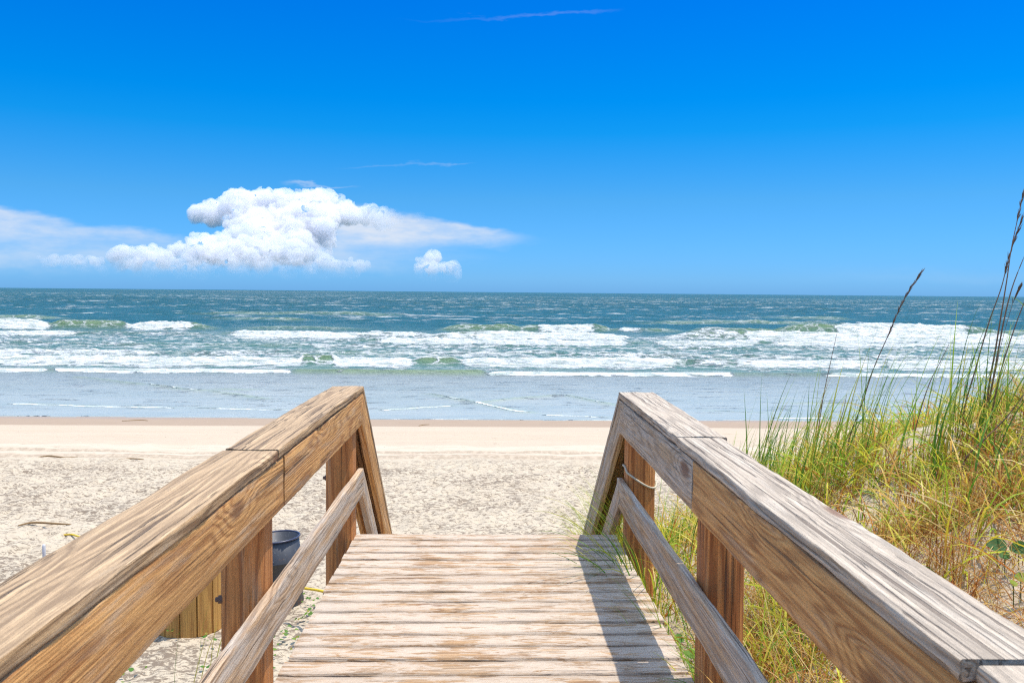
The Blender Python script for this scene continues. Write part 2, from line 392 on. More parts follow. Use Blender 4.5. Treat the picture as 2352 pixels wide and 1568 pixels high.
wB = 1-np.abs(fbm2(Xg*0.13-0.03*Yg, Yg*0.26, 3, 170, 0.55))*2.2
Hs += deepm*(0.10*chop + 0.05*chop2)*(1-sst(300, 600, Yg)) + far*(0.30*wA + 0.16*wB)
crest = far*sst(0.60, 1.0, wA*0.6+wB*0.5 + 0.25*fbm2(Xg*0.02, Yg*0.03, 3, 171))
def add_breaker(Yc, spans_amp, spans_foam, front, back, wig, seed, carpet=6.0, gr=1.0):
    global Hs, foam, green
    amp = seg(PX, spans_amp)*(1+0.25*fbm2(Xg*0.15, Xg*0, 3, seed+2))
    fo = seg(PX, spans_foam)
    h, d = breaker(Yc, amp, front, back, wig, seed)
    Hs = Hs + h
    fz = np.where(d < 0, np.exp(-np.maximum(0, -d-front*0.8)/carpet*0.85), np.exp(-(d/(0.35*back))**2))
    foam = np.maximum(foam, fo*fz)
    green = np.maximum(green, gr*np.where(d < 0, np.exp(-(d/(front*1.3))**2), np.exp(-(d/(back*0.5))**2))*np.clip(amp/0.40, 0, 1)*(1-0.70*fo*(0.5+0.5*sst(-.2, .2, fbm2(Xg*0.12, Yg*0.5, 2, 99)))))
E = 40
# far swell, outer breakers, second line, inner line, last ripple
add_breaker(122, [(-400, 140, 0.5, 60), (520, 700, 0.35, 60), (1500, 1900, .35, 80)], [(-300, 20, 0.3, 20)], 2.4, 5.0, 3, 1, 3)
add_breaker(150, [(500, 900, 0.45, 90), (1750, 1950, 0.4, 60)], [(1590, 1760, 0.4, 20)], 2.6, 6.0, 3, 12, 3, .7)
add_breaker(98, [(-400, 130, 0.95, 50), (130, 310, 0.85, 30), (310, 480, 0.7, 50), (570, 820, 0.25, 60), (1030, 1200, 0.75, 40), (1190, 1400, 0.65, 30), (1400, 1560, .35, 40), (1600, 1800, 0.5, 40), (1790, 2300, 1.1, 60), (2300, 3200, .5, 60)],
            [(-400, 130, 1, 25), (300, 450, 0.9, 30), (1235, 1370, 0.95, 20), (1420, 1490, 0.6, 15), (1600, 1680, 0.5, 20), (1930, 2240, 1.0, 30), (1800, 1900, .35, 30), (2380, 3200, .9, 40)], 1.5, 4.2, 3.0, 2, 5)
add_breaker(84, [(530, 1000, 0.40, 60), (1000, 1420, 0.45, 60), (1560, 2352, 0.7, 60), (2352, 3200, .6, 40), (-300, 470, 0.25, 60)],
            [(535, 830, 0.95, 30), (820, 1110, 0.62, 30), (1090, 1450, 1.0, 30), (1450, 1720, 0.55, 40), (1720, 2500, 1.0, 60), (2400, 3300, 0.9, 50), (-400, 200, 0.75, 60), (200, 520, .5, 50)], 1.2, 3.4, 2.5, 3, 9)
add_breaker(76, [(820, 1500, 0.25, 60), (1500, 2000, .3, 40)], [(860, 1450, 0.95, 50), (1500, 1750, 0.8, 40), (1780, 2352, .85, 50), (-100, 300, .55, 60)], 1.0, 2.8, 2.0, 7, 6)
add_breaker(69, [(-400, 3000, 0.14, 60)], [(-400, 380, 0.50, 60), (700, 1220, 0.52, 50), (1480, 3000, 0.50, 60)], 1.0, 2.5, 1.6, 8, 7)
add_breaker(61, [(-400, 3000, 0.12, 60)], [(-400, 400, 0.66, 60), (420, 760, 0.56, 60), (950, 1900, 0.52, 60), (1900, 3000, .58, 50)], 1.0, 2.5, 2.5, 4, 9)
add_breaker(53.5, [(-400, 690, 0.30, 50), (690, 780, 0.55, 18), (780, 960, 0.28, 30), (950, 1060, 0.42, 25), (1060, 3200, 0.30, 60)],
            [(-400, 700, 1.0, 20), (765, 950, 1.0, 18), (920, 960, .5, 15), (1060, 1560, 1.0, 30), (1560, 1700, .55, 30), (1690, 2050, .85, 40), (2050, 3200, 0.95, 30)], 0.8, 2.2, 1.1, 5, 4.0)
add_breaker(46.3, [(-400, 670, 0.14, 30), (670, 1120, 0.20, 20), (1120, 3200, 0.14, 40)],
            [(-400, 120, 0.95, 20), (140, 670, 0.9, 8), (1120, 1700, 0.95, 30), (1700, 1900, .4, 40), (1900, 3000, .9, 40)], 0.45, 1.3, 0.7, 6, 0.55, 1.6)
foam = foam*np.clip(1.10 + 0.34*fbm2(Xg*0.22, Yg*0.9, 3, 67) + 0.40*fbm2(Xg*0.8, Yg*2.2, 3, 68), 0, 1.25)
# whitewater is lumpy
Hs += foam*deepm*(0.16*np.abs(chop2) + 0.10*np.abs(fbm2(Xg*3.1, Yg*4.6, 2, 66)))
# swash: shallow sheet with a few oblique ripples and thin foam edges
def ripple(x0, y0, x1, y1, amp, f, wd=0.22):
    global Hs, foam, green
    a = at(x0, y0, 1); b = at(x1, y1, 1)
    def hit(q): t = (SEA-EYE)/(q.z-EYE); return q.x*t, q.y*t
    (ax, ay), (bx, by) = hit(a), hit(b)
    dx, dy = bx-ax, by-ay; L = math.hypot(dx, dy)
    t = ((Xg-ax)*dx+(Yg-ay)*dy)/L; d = ((Xg-ax)*dy-(Yg-ay)*dx)/L + 0.5*fbm2(Xg*0.35, Yg*0.3, 3, int(x0) % 90)
    m = sst(-0.2, 0.8, t)*(1-sst(L-0.8, L+0.2, t))
    e = np.exp(-(d/wd)**2)*m
    amp *= 1.5; f = min(1.0, f*1.25); Hs += amp*e; green = np.maximum(green, 0.5*np.exp(-((d+wd*0.6)/(wd*1.2))**2)*m*min(1, amp/0.04)); foam = np.maximum(foam, f*np.exp(-(d/(wd*0.6))**2)*m)
for r in ((150, 866, 330, 886, .05, .2), (330, 882, 520, 905, .06, .5), (500, 903, 620, 918, .04, .4), (480, 893, 600, 896, .03, .2), (0, 928, 420, 937, .015, .85), (420, 937, 700, 942, .01, .6),
          (960, 905, 1090, 925, .05, .55), (1080, 924, 1230, 951, .04, .9), (1080, 928, 1290, 905, .05, .25), (860, 942, 1060, 930, .02, .85), (1290, 905, 1430, 935, .04, .5), (1230, 951, 1420, 958, .01, .7),
          (1600, 945, 1800, 950, .01, .5), (1800, 925, 2100, 935, .03, .5), (1750, 958, 2352, 966, .01, .7)): ripple(*r)
sh = 1 - deepm
Hs += sh*0.012*fbm2(Xg*0.9, Yg*1.6, 3, 77)
Zs = SEA + Hs
# the last film of water runs out on the sand
edge = 29.55 - 0.018*Xg + 0.42*fbm2(Xg*0.09, Xg*0+2, 3, 81) + 0.06*fbm2(Xg*0.6, Xg*0+2, 2, 82)
zb = ground(Xg, Yg)
film = sst(31.5, 28.0, 0) if False else 1 - sst(edge+0.3, edge+3.5, Yg)
Zs = np.where(Yg < edge, zb - 0.10, np.maximum(Zs, zb + 0.008))
d = Yg - edge
foam = np.maximum(foam, 0.80*np.exp(-((d-0.12)/0.10)**2)*(0.45+0.55*sst(-0.2, .3, fbm2(Xg*0.2, Xg*0, 2, 83))))
nr, nc = Yg.shape
I = np.arange(nr*nc).reshape(nr, nc)
F = np.stack([I[:-1, :-1], I[:-1, 1:], I[1:, 1:], I[1:, :-1]], -1).reshape(-1, 4)
m_sea, n = material('sea_water')
pos = n('ShaderNodeNewGeometry').outputs['Position']
sp = n('ShaderNodeSeparateXYZ', {0: pos}); Yp = sp.outputs[1]
foamA = n.attr('foam'); greenA = n.attr('green')
big = n.noise(n.vm('MULTIPLY', pos, (0.02, 0.05, 0)), 1.0, 4.0)
deep = n.mix(big, (0.014, 0.082, 0.082), (0.026, 0.112, 0.103))
deep = n.mix(n.m('MULTIPLY', n.attr('crest'), 0.45), deep, (0.03, 0.15, 0.14))
deep = n.mix(n.rng(Yp, 90, 420), (0.022, 0.125, 0.125), deep)
mid = n.mix(n.noise(n.vm('MULTIPLY', pos, (0.15, 0.4, 0)), 1.0, 4.0), (0.075, 0.20, 0.165), (0.15, 0.28, 0.20))
shal = n.mix(n.noise(n.vm('MULTIPLY', pos, (0.12, 0.5, 0)), 1.0, 4.0), (0.24, 0.29, 0.28), (0.38, 0.40, 0.37))
c = n.mix(n.rng(Yp, 60, 115), mid, deep)
c = n.mix(n.rng(Yp, 44, 50), shal, c)
c = n.mix(n.m('MULTIPLY', greenA, 0.85), c, n.mix(n.noise(pos, 0.6, 3), (0.12, 0.22, 0.07), (0.34, 0.42, 0.16)))
# foam: lacy where thin, solid where strong
nf = n.noise(n.vm('MULTIPLY', pos, (0.9, 1.7, 1.0)), 1.1, 7.0, 0.68, 0.8)
nv = n('ShaderNodeTexVoronoi', {'Vector': n.vm('ADD', n.vm('MULTIPLY', pos, (0.55, 1.0, 0)), n.vm('MULTIPLY', n('ShaderNodeTexNoise', {'Vector': pos, 'Scale': 0.9, 'Detail': 4.0}).outputs[1], (1.6, 1.6, 0))), 'Scale': 1.0}, feature='DISTANCE_TO_EDGE').outputs['Distance']
lace = n.rng(nv, 0.0, 0.16, 1.0, 0.0)
thr = n.m('SUBTRACT', 1.10, n.m('MULTIPLY', foamA, 0.98))
fm = n.rng(n.m('SUBTRACT', n.m('ADD', n.m('MULTIPLY', nf, 1.1), n.m('MULTIPLY', lace, 0.18)), thr), -0.06, 0.16)
fm = n.m('MULTIPLY', fm, n.rng(foamA, 0.02, 0.12))
# whitecaps out at sea and lace over the surf zone
wc = n.noise(n.vm('MULTIPLY', pos, (0.10, 0.42, 0)), 1.0, 7.0, 0.72)
crA = n.attr('crest')
wcm = n.m('MULTIPLY', n.rng(n.m('ADD', wc, n.m('MULTIPLY', crA, 0.24)), 0.70, 0.80), n.m('MULTIPLY', n.rng(Yp, 90, 130), n.rng(Yp, 400, 1500, 0.75, 0.3)))
zone = n.m('MULTIPLY', n.rng(Yp, 47, 52), n.rng(Yp, 76, 100, 1.0, 0.0))
lz = n.m('MULTIPLY', n.m('MULTIPLY', n.rng(n.m('MULTIPLY_ADD', nf, 0.2, nv), 0.12, 0.26, 1.0, 0.0), n.rng(n.noise(n.vm('MULTIPLY', pos, (0.10, 0.35, 0)), 1.0, 5.0, 0.6), 0.30, 0.52)), n.m('MULTIPLY', zone, 0.85))
sz = n.m('MULTIPLY', n.m('MULTIPLY', n.rng(n.noise(n.vm('MULTIPLY', pos, (0.5, 1.6, 0)), 1.0, 6.0, 0.7), 0.57, 0.66), n.rng(Yp, 30, 34)), n.m('MULTIPLY', n.rng(Yp, 44, 47, 1.0, 0.0), 0.45))
fm = n.m('MAXIMUM', n.m('MAXIMUM', fm, wcm), n.m('MAXIMUM', lz, sz))
lg = n.m('MULTIPLY', n.m('MULTIPLY', n.rng(n.m('MULTIPLY_ADD', nf, 0.25, nv), 0.14, 0.24, 1.0, 0.0), greenA), n.rng(Yp, 46, 52))
fm = n.m('MAXIMUM', fm, n.m('MULTIPLY', lg, 0.8))
fcol = n.mix(n.rng(n.noise(n.vm('MULTIPLY', pos, (0.5, 1.3, 1.5)), 1.4, 6.0, .7), 0.36, 0.58), (0.42, 0.49, 0.44), (0.88, 0.88, 0.85))  # shadows within the foam and water showing through, painted as greenish patches
c = n.mix(fm, c, fcol)
wv = n.noise(n.vm('MULTIPLY', pos, (0.45, 1.1, 0)), 1.0, 6.0, 0.68)
wl = n.noise(n.vm('MULTIPLY', pos, (0.05, 0.16, 0)), 1.0, 5.0, 0.65)
hgt = n.m('ADD', n.m('MULTIPLY', wv, 1.5), n.m('MULTIPLY', wl, n.rng(Yp, 80, 250, 0.0, 8.0)))
hgt = n.m('ADD', n.m('MULTIPLY', hgt, n.rng(Yp, 30, 55, 0.13, 1.0)), n.m('MULTIPLY', fm, 0.25))
bmp = n('ShaderNodeBump', {'Strength': 1.0, 'Distance': 1.0, 'Height': hgt})
rgh = n.m('MAXIMUM', n.m('MULTIPLY', fm, 0.9), n.rng(Yp, 46, 400, 0.28, 0.32))
finish(n, **{'Base Color': c, 'Roughness': rgh, 'IOR': 1.33, 'Specular IOR Level': n.m('MULTIPLY', n.m('MULTIPLY_ADD', fm, -0.8, 1.0), n.rng(Yp, 36, 60, 0.30, 0.42)), 'Normal': bmp.outputs[0]})
sea = struct(put_np('sea', np.stack([Xg.ravel(), Yg.ravel(), Zs.ravel()], 1), F, m_sea))
fattr(sea, 'crest', crest.ravel()); fattr(sea, 'foam', np.clip(foam, 0, 1).ravel()); fattr(sea, 'green', np.clip(green, 0, 1).ravel())

# ------------------------------------------------------------------ clouds
def cloud_mat(name, dens, z0, z1, right=False):
    m, n = material(name)
    pos = n('ShaderNodeNewGeometry').outputs['Position']
    sp = n('ShaderNodeSeparateXYZ', {0: pos}); zz = sp.outputs[2]
    nn = n.noise(n.vm('MULTIPLY', pos, (0.008, 0.008, 0.008)), 1.0, 4.0, 0.6)
    d = n.rng(n.m('ADD', zz, n.m('MULTIPLY_ADD', nn, 120.0, -60.0)), z0, z1, 0.03, 1.0)
    ux = n.m('DIVIDE', sp.outputs[0], sp.outputs[1])
    d = n.m('MULTIPLY', d, n.rng(ux, pu(790), pu(930), 1.0, 0.04) if right else n.rng(ux, pu(40), pu(330), 0.4, 1.0))
    d = n.m('MULTIPLY', d, n.rng(nn, 0.32, 0.60, 0.45, 1.0))
    p = n('ShaderNodeVolumePrincipled', {'Color': (0.95, 0.945, 0.957), 'Density': n.m('MULTIPLY', d, dens), 'Anisotropy': 0.0})
    n('ShaderNodeOutputMaterial', {'Volume': p.outputs[0]}); m.cycles.volume_sampling = 'MULTIPLE_IMPORTANCE'
    return m
def ico(sub):
    bm = bmesh.new(); bmesh.ops.create_icosphere(bm, subdivisions=sub, radius=1)
    v = np.array([x.co[:] for x in bm.verts]); f = np.array([[q.index for q in p.verts] for p in bm.faces]); bm.free(); return v, f
ICO3 = ico(4); ICO2 = ico(3)
CD = 5000.0
def inside(poly, x, y):
    c = False
    for k in range(len(poly)):
        (x0, y0), (x1, y1) = poly[k], poly[k-1]
        if (y0 > y) != (y1 > y) and x < (x1-x0)*(y-y0)/(y1-y0)+x0: c = not c
    return c
def edged(poly, x, y):
    best = 1e9
    for k in range(len(poly)):
        (x0, y0), (x1, y1) = poly[k], poly[k-1]
        t = max(0, min(1, ((x-x0)*(x1-x0)+(y-y0)*(y1-y0))/((x1-x0)**2+(y1-y0)**2+1e-9)))
        best = min(best, math.hypot(x-x0-t*(x1-x0), y-y0-t*(y1-y0)))
    return best
def cloud(name, poly, seed, count, rmax, base_y, lean, dist, vox, mat):
    """a billowing cloud body: spheres packed into the cloud's outline, leaning back tier over tier, then merged and puffed up"""
    rg = np.random.default_rng(seed); CD = dist; S = CD/1960
    poly = [(x*.5469, 367.5+y*.5469) for x, y in poly]
    xs_ = [p[0] for p in poly]; ys_ = [p[1] for p in poly]; puffs = []; tries = 0
    while len(puffs) < count and tries < 60000:
        tries += 1
        x = rg.uniform(min(xs_), max(xs_)); y = rg.uniform(min(ys_), max(ys_))
        if not inside(poly, x, y): continue
        e = edged(poly, x, y)
        if e < 3.0: continue
        r = min(e*0.98, rmax*rg.choice([0.5, 0.75, 1.0]))*rg.uniform(0.75, 1.0)
        Y = CD + (base_y - y)*S*lean + rg.uniform(-0.5, 0.5)*rmax*S
        puffs.append((np.array(at(x, y, Y)), r*S))
    for p, r in list(puffs):
        for _ in range(9):
            d = rg.normal(size=3); d[1] = -abs(d[1])*0.7; d[2] = abs(d[2])*1.0+0.2; d /= np.linalg.norm(d)
            puffs.append((p+d*r*0.74, r*rg.uniform(0.24, 0.50)))
    VV = []; FF = []; o = 0
    for p, r in puffs:
        v, f = ICO2
        VV.append(v*r + p); FF.append(f+o); o += len(v)
    tmp = put_np('cloud_body', np.vstack(VV), np.vstack(FF), None)
    md = tmp.modifiers.new('r', 'REMESH'); md.mode = 'VOXEL'; md.voxel_size = vox
    ms = tmp.modifiers.new('s', 'SMOOTH'); ms.factor = 0.5; ms.iterations = 1
    dg_ = bpy.context.evaluated_depsgraph_get(); dg_.update(); ev = tmp.evaluated_get(dg_)
    me = bpy.data.meshes.new_from_object(ev)
    nv = len(me.vertices); P = np.empty(nv*3); me.vertices.foreach_get('co', P); P = P.reshape(-1, 3)
    N = np.empty(nv*3); me.vertex_normals.foreach_get('vector', N); N = N.reshape(-1, 3)
    amp = 0
    for j, (fr, am) in enumerate(((1/260, 26), (1/110, 24), (1/50, 18), (1/24, 10))):
        amp = amp + am*(np.abs(vn(P[:, 0]*fr+j*7, P[:, 1]*fr, P[:, 2]*fr, 90+j))*2.0 - 0.55)
    P = P + N*amp[:, None]*0.9
    me.vertices.foreach_set('co', P.ravel()); me.polygons.foreach_set('use_smooth', [True]*len(me.polygons)); me.update()
    me.materials.clear(); me.materials.append(mat); me.name = name
    old = tmp.data; bpy.data.objects.remove(tmp); bpy.data.meshes.remove(old)
    ob = bpy.data.objects.new(name, me); COL.objects.link(ob); return ob
main_p = [(795,205),(830,185),(880,175),(950,165),(985,130),(1060,120),(1110,135),(1190,120),(1260,125),(1340,115),(1400,135),(1455,160),(1540,185),(1600,205),(1680,225),(1760,232),(1830,245),(1800,262),(1700,270),(1640,290),(1560,275),(1480,280),(1420,300),(1420,360),(1380,410),(1300,440),(1100,445),(960,430),(930,330),(950,262),(880,272),(830,250),(797,235)]
low_p = [(100,410),(180,402),(250,400),(330,405),(400,398),(460,395),(500,362),(530,360),(560,380),(600,352),(640,338),(690,365),(740,352),(790,330),(840,310),(890,296),(920,300),(945,300),(980,268),(1030,290),(1060,318),(1100,325),(1140,305),(1190,308),(1250,340),(1275,378),(1330,402),(1370,400),(1450,408),(1500,418),(1560,440),(1610,435),(1618,455),(1500,470),(1300,482),(1000,485),(800,485),(600,480),(400,472),(250,465),(120,430)]
small_p = [(1726,455),(1740,420),(1762,393),(1820,384),(1850,402),(1865,420),(1895,430),(1920,455),(1955,468),(1900,492),(1800,498),(1735,478)]
tag(cloud('cumulus_cloud', main_p, 3, 330, 36, 600, 1.8, 5600, 9.0, cloud_mat('tower_cloud', 0.026, 120, 400, True)), 'huge white billowing thunderhead towering above the sea horizon', 'cloud')
tag(cloud('cumulus_cloud', low_p, 4, 400, 21, 620, 2.0, 4700, 7.5, cloud_mat('bank_cloud', 0.028, 85, 240)), 'long low bank of small white puffs below the towering thunderhead', 'cloud')
tag(cloud('cumulus_cloud', small_p, 5, 110, 13, 635, 2.0, 4700, 7.5, cloud_mat('puff_cloud', 0.020, 70, 190)), 'small lone white puff of cloud right of the thunderhead', 'cloud')

# ------------------------------------------------------------------ wood materials
M_capL = wood('weathered_cap_wood', (0.62, 0.39, 0.19), (0.22, 0.12, 0.055), (0.57, 0.42, 0.27), 0.6, 1.7, 0.5, 95)
M_capR = wood('bleached_cap_wood', (0.60, 0.42, 0.25), (0.23, 0.14, 0.08), (0.64, 0.535, 0.415), 0.9, 1.5, 0.80, 90)
M_side = wood('golden_board_wood', (0.76, 0.405, 0.14), (0.34, 0.14, 0.042), (0.62, 0.46, 0.31), 0.5, 0.8, 0.3, 100)
M_sideG = wood('grey_board_wood', (0.62, 0.44, 0.265), (0.28, 0.175, 0.095), (0.58, 0.49, 0.39), 0.85, 0.8, 0.3, 95)
M_low = wood('pale_rail_wood', (0.66, 0.44, 0.245), (0.29, 0.165, 0.085), (0.58, 0.49, 0.40), 0.85, 0.9, 0.3, 95)
M_pile = wood('red_brown_pile_wood', (0.70, 0.30, 0.095), (0.30, 0.105, 0.033), (0.56, 0.43, 0.29), 0.4, 0.8, 0.3, 70, axis='Z', ringmix=.7)
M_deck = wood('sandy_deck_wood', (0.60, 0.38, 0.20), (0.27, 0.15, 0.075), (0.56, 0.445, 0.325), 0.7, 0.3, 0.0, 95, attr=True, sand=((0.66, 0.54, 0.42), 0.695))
M_dark = simple('iron_bolt', (0.14, 0.085, 0.06), 0.7)

# ------------------------------------------------------------------ boardwalk deck
DW = 0.918; DEND = 5.93
bw = tag(empty('boardwalk', (0, 3, 0)), 'sandy weathered plank boardwalk leading between two railings to the beach', 'boardwalk')
Vs = []; Fs = []; rn = []; eg = []
y = DEND; kk = 0
while y > 0.6:
    wd = 0.1375 + random.uniform(-0.004, 0.004); y0 = y - wd
    zj = random.uniform(-0.0015, 0.001); xl = -DW + random.uniform(-0.010, 0.008); xr = DW + random.uniform(-0.012, 0.008); sk = random.uniform(-0.003, 0.003)
    nseg = 46; o = len(Vs); rv = random.random()
    pr = [(0, -0.038), (0, -0.009), (0.009, 0), (wd*0.33, 0.001), (wd*0.66, 0.001), (wd-0.009, 0), (wd, -0.009), (wd, -0.038)]
    k = len(pr)
    for i in range(nseg+1):
        t = i/nseg; x = xl+(xr-xl)*t
        for a, (dy, dz) in enumerate(pr):
            ww = 0.0028*float(vn2([x*5+kk*3], [a*1.7], 7)[0])
            ed = (0.0035*float(vn2([x*11+kk], [a*3.1], 8)[0])) if a in (0, 1, 2, 5, 6, 7) else 0
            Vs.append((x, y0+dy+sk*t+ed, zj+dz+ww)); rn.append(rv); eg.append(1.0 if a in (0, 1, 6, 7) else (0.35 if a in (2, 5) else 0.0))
    for i in range(nseg):
        for a in range(k):
            Fs.append((o+i*k+a, o+(i+1)*k+a, o+(i+1)*k+(a+1) % k, o+i*k+(a+1) % k))
    Fs.append(tuple(reversed(range(o, o+k)))) ; Fs.append(tuple(range(o+nseg*k, o+nseg*k+k)))
    y = y0 - random.uniform(0.008, 0.014); kk += 1
Fs = [tuple(reversed(f)) for f in Fs]
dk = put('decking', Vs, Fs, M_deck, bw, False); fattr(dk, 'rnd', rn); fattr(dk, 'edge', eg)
bm = bmesh.new(); bm.from_mesh(dk.data); bmesh.ops.recalc_face_normals(bm, faces=bm.faces); bm.to_mesh(dk.data); bm.free()
for sx_ in (-0.78, 0.0, 0.78):
    board('stringer', (sx_, 0.7, -0.135), (sx_, 5.88, -0.135), (0, 0, 1), 0.045, 0.185, M_sideG, bw, 0.002)
for k in range(10):       # stair treads down to the sand
    yy_ = 6.08 + 0.29*k; zz_ = -0.22 - 0.225*k
    board('tread', (-0.86, yy_, zz_), (0.86, yy_, zz_), (0, 0, 1), 0.27, 0.04, M_low, bw, 0.002, seed=k)
for s in (-1, 1):
    board('stair_stringer', (s*0.885, 5.97, -0.25), (s*0.885, 8.95, -2.55), (0, 0, 1), 0.04, 0.28, M_sideG, bw, 0.002)

# ------------------------------------------------------------------ railings
def pile(parent, X, Y, ztop, zbot, r, side, seed):
    n_, hs = 30, 40; V = []; F = []
    flat = 0.916 - abs(X)                     # the pile is sawn flat where the boards meet it
    for i in range(hs+1):
        z = zbot + (ztop-zbot)*i/hs
        for j in range(n_):
            a = 2*math.pi*j/n_
            rr = r*(1 + 0.03*float(vn2([math.cos(a)*1.5+seed*7], [math.sin(a)*1.5+z*0.8], seed)[0]) + 0.012*float(vn2([a*7+seed], [z*2.0], seed+3)[0]))*(1+0.02*(ztop-z))
            px, py = rr*math.cos(a), rr*math.sin(a)
            px = px*side if False else px
            if side < 0: px = min(px, -flat)   # left railing: inner side faces +X
            else: px = max(px, flat)
            V.append((px, py, z))
    for i in range(hs):
        for j in range(n_): F.append((i*n_+j, i*n_+(j+1) % n_, (i+1)*n_+(j+1) % n_, (i+1)*n_+j))
    F.append(tuple(reversed(range(n_)))); F.append(tuple(range(hs*n_, hs*n_+n_)))
    o = put('post', V, F, M_pile, parent, True, Matrix.Translation((X, Y, 0)))
    try: o.data.set_sharp_from_angle(angle=R(50))
    except Exception: pass
    return o
def bolt(parent, loc, d):
    V, F = lathe([(0.0, 0.016), (0.008, 0.016), (0.011, 0.012), (0.011, 0.004), (0.018, 0.003), (0.018, -0.03), (0, -0.03)], 8)
    M = Vector(d).to_track_quat('Z', 'Y').to_matrix().to_4x4(); M.translation = Vector(loc)
    o = put('bolt', V, F, M_dark, None, False, M); o.parent = parent
    o.matrix_parent_inverse = (Matrix.Translation(parent.parent.location) @ Matrix.Translation(parent.location - parent.parent.location)).inverted() if False else Matrix.Translation(-Vector((parent.matrix_basis.translation)))
    return o
def railing(side, label, caps, sides, lows, cap_end, slope, posts, mcap, mside, mlow):
    rt = tag(empty('wooden_railing', (side*1.0, 3, 0)), label, 'railing', None)
    inn = 0.87
    for i, (a, b, dw, dz, sk) in enumerate(caps):
        wd = 0.222 + dw; xc = side*(inn + wd/2 - 0.002)
        board('cap_board', (xc, a, 1.0185+dz), (xc+sk, b, 1.0185+dz), (0, 0, 1), wd, 0.041, mcap, rt, 0.005, 0.006, seed=10+i+(30 if side > 0 else 0), ragged=0.012)
    for i, (a, b, m) in enumerate(sides):
        board('side_board', (side*(inn+0.0205), a, 0.884), (side*(inn+0.0205), b, 0.884), (0, 0, 1), 0.039, 0.217, m, rt, 0.004, 0.005, seed=50+i+(9 if side > 0 else 0))
    for i, (a, b) in enumerate(lows):
        board('lower_rail', (side*(inn+0.0205), a, 0.368), (side*(inn+0.0205), b, 0.368), (0, 0, 1), 0.039, 0.184, mlow, rt, 0.004, 0.006, seed=70+i+(9 if side > 0 else 0))
    ps = []
    for i, (Y, zb_, r) in enumerate(posts):
        ps.append(pile(rt, side*0.998, Y, 0.992 if i < 2 else 1.04 - slope*(Y-cap_end) - 0.06, zb_, r, side, 5+i+(20 if side > 0 else 0)))
    # stair handrail going down beyond the end of the deck
    d = Vector((0, 1, -slope)).normalized(); up = Vector((0, slope, 1)).normalized()
    Lh = 4.1
    def sl(name, xc, zt, w_, h_, m, L, y0=0.0, sd_=0):
        p = Vector((xc, cap_end + 0.004 + y0, zt)) - up*(h_/2)
        board(name, p, p + d*L, up, w_, h_, m, rt, 0.003, 0.005, seed=sd_)
    sl('stair_cap', side*(inn+0.109), 1.036, 0.222, 0.040, mcap, Lh, 0.0, 91)
    sl('stair_side_board', side*(inn+0.0205), 0.984, 0.039, 0.19, M_side if side < 0 else mside, Lh, 0.0, 92)
    sl('stair_outer_board', side*(inn+0.2), 0.984, 0.036, 0.19, M_side, Lh, 0.0, 93)
    sl('stair_lower_rail', side*(inn+0.0205), 0.455, 0.039, 0.16, mlow, Lh-0.6, 0.0, 94)
    return rt, ps
rl, pl = railing(-1, 'brown weathered left railing whose grey-brown cap runs beside the steel drum', [(0.2, 3.52, 0.004, 0.0, 0.0), (3.535, 5.58, 0.0, 0.003, 0.0), (5.60, 5.955, -0.004, -0.002, 0.0)],
        [(0.2, 3.63, M_side), (3.645, 5.95, M_side)], [(0.2, 5.96)], 5.955, 0.866, [(5.85, -3.0, 0.113), (3.55, -3.0, 0.110), (9.0, -3.2, 0.108)], M_capL, M_side, M_low)
rr_, pr_ = railing(1, 'bleached pale right railing running along the grassy dune', [(0.2, 1.485, 0.006, -0.006, 0.02), (1.50, 3.86, -0.012, 0.0, 0.0), (3.87, 5.62, 0.012, 0.004, 0.0)],
        [(0.2, 3.56, M_side), (3.572, 5.615, M_sideG)], [(0.2, 5.66)], 5.62, 0.76, [(5.58, -2.6, 0.113), (3.58, -1.4, 0.104), (9.0, -3.2, 0.108)], M_capR, M_sideG, M_low)
bolt(pl[1], (-1.108, 3.50, 0.42), (-1, -0.2, 0)); bolt(pl[0], (-1.112, 5.82, 0.42), (-1, -0.2, 0))
# cord looped round the end post of the right railing
m_cord = simple('pale_cord', (0.52, 0.46, 0.33), 0.8, 0.3, 60)
cp = []
for i in range(41):
    a = 2*math.pi*i/40
    x_ = 0.119*math.cos(a)*1.02; x_ = max(x_, -0.088)
    cp.append((0.998+x_, 5.58+0.121*math.sin(a), 0.50 + 0.012*math.sin(2*a) - 0.06*math.cos(a+0.5)))
V, F = tube(cp, 0.0075, 6); tag(put('cord', V, F, m_cord, None, True), 'thin pale cord looped round the end post of the right railing', 'cord')

# ------------------------------------------------------------------ things on the sand at the left
Z0 = gz(-2.7, 11.1)
m_drum, n = material('dented_drum_steel')
tc = n('ShaderNodeTexCoord').outputs['Object']
sp_ = n.rng(n.noise(tc, 26, 5, .7), 0.62, 0.68); wr = n.noise(n.vm('MULTIPLY', tc, (6, 6, 1.5)), 1.0, 5, .65)
c = n.mix(wr, (0.022, 0.026, 0.034), (0.085, 0.088, 0.098)); c = n.mix(n.m('MULTIPLY', sp_, 0.45), c, (0.45, 0.45, 0.45))
c = n.mix(n.rng(n.noise(tc, 5, 5, .7), .6, .7), c, (0.16, 0.08, 0.04))
finish(n, **{'Base Color': c, 'Roughness': 0.5, 'Metallic': 0.35})
dr = tag(empty('drum', (-2.70, 11.1, Z0-0.05)), 'dark grey open steel drum standing on sand behind the left railing', 'drum')
prof = [(0.0, 0.0), (0.28, 0.0), (0.285, 0.02), (0.285, 0.27), (0.297, 0.285), (0.297, 0.305), (0.285, 0.32), (0.285, 0.57), (0.297, 0.585), (0.297, 0.605), (0.285, 0.62), (0.285, 0.88), (0.27, 0.88), (0.27, 0.03), (0, 0.03)]
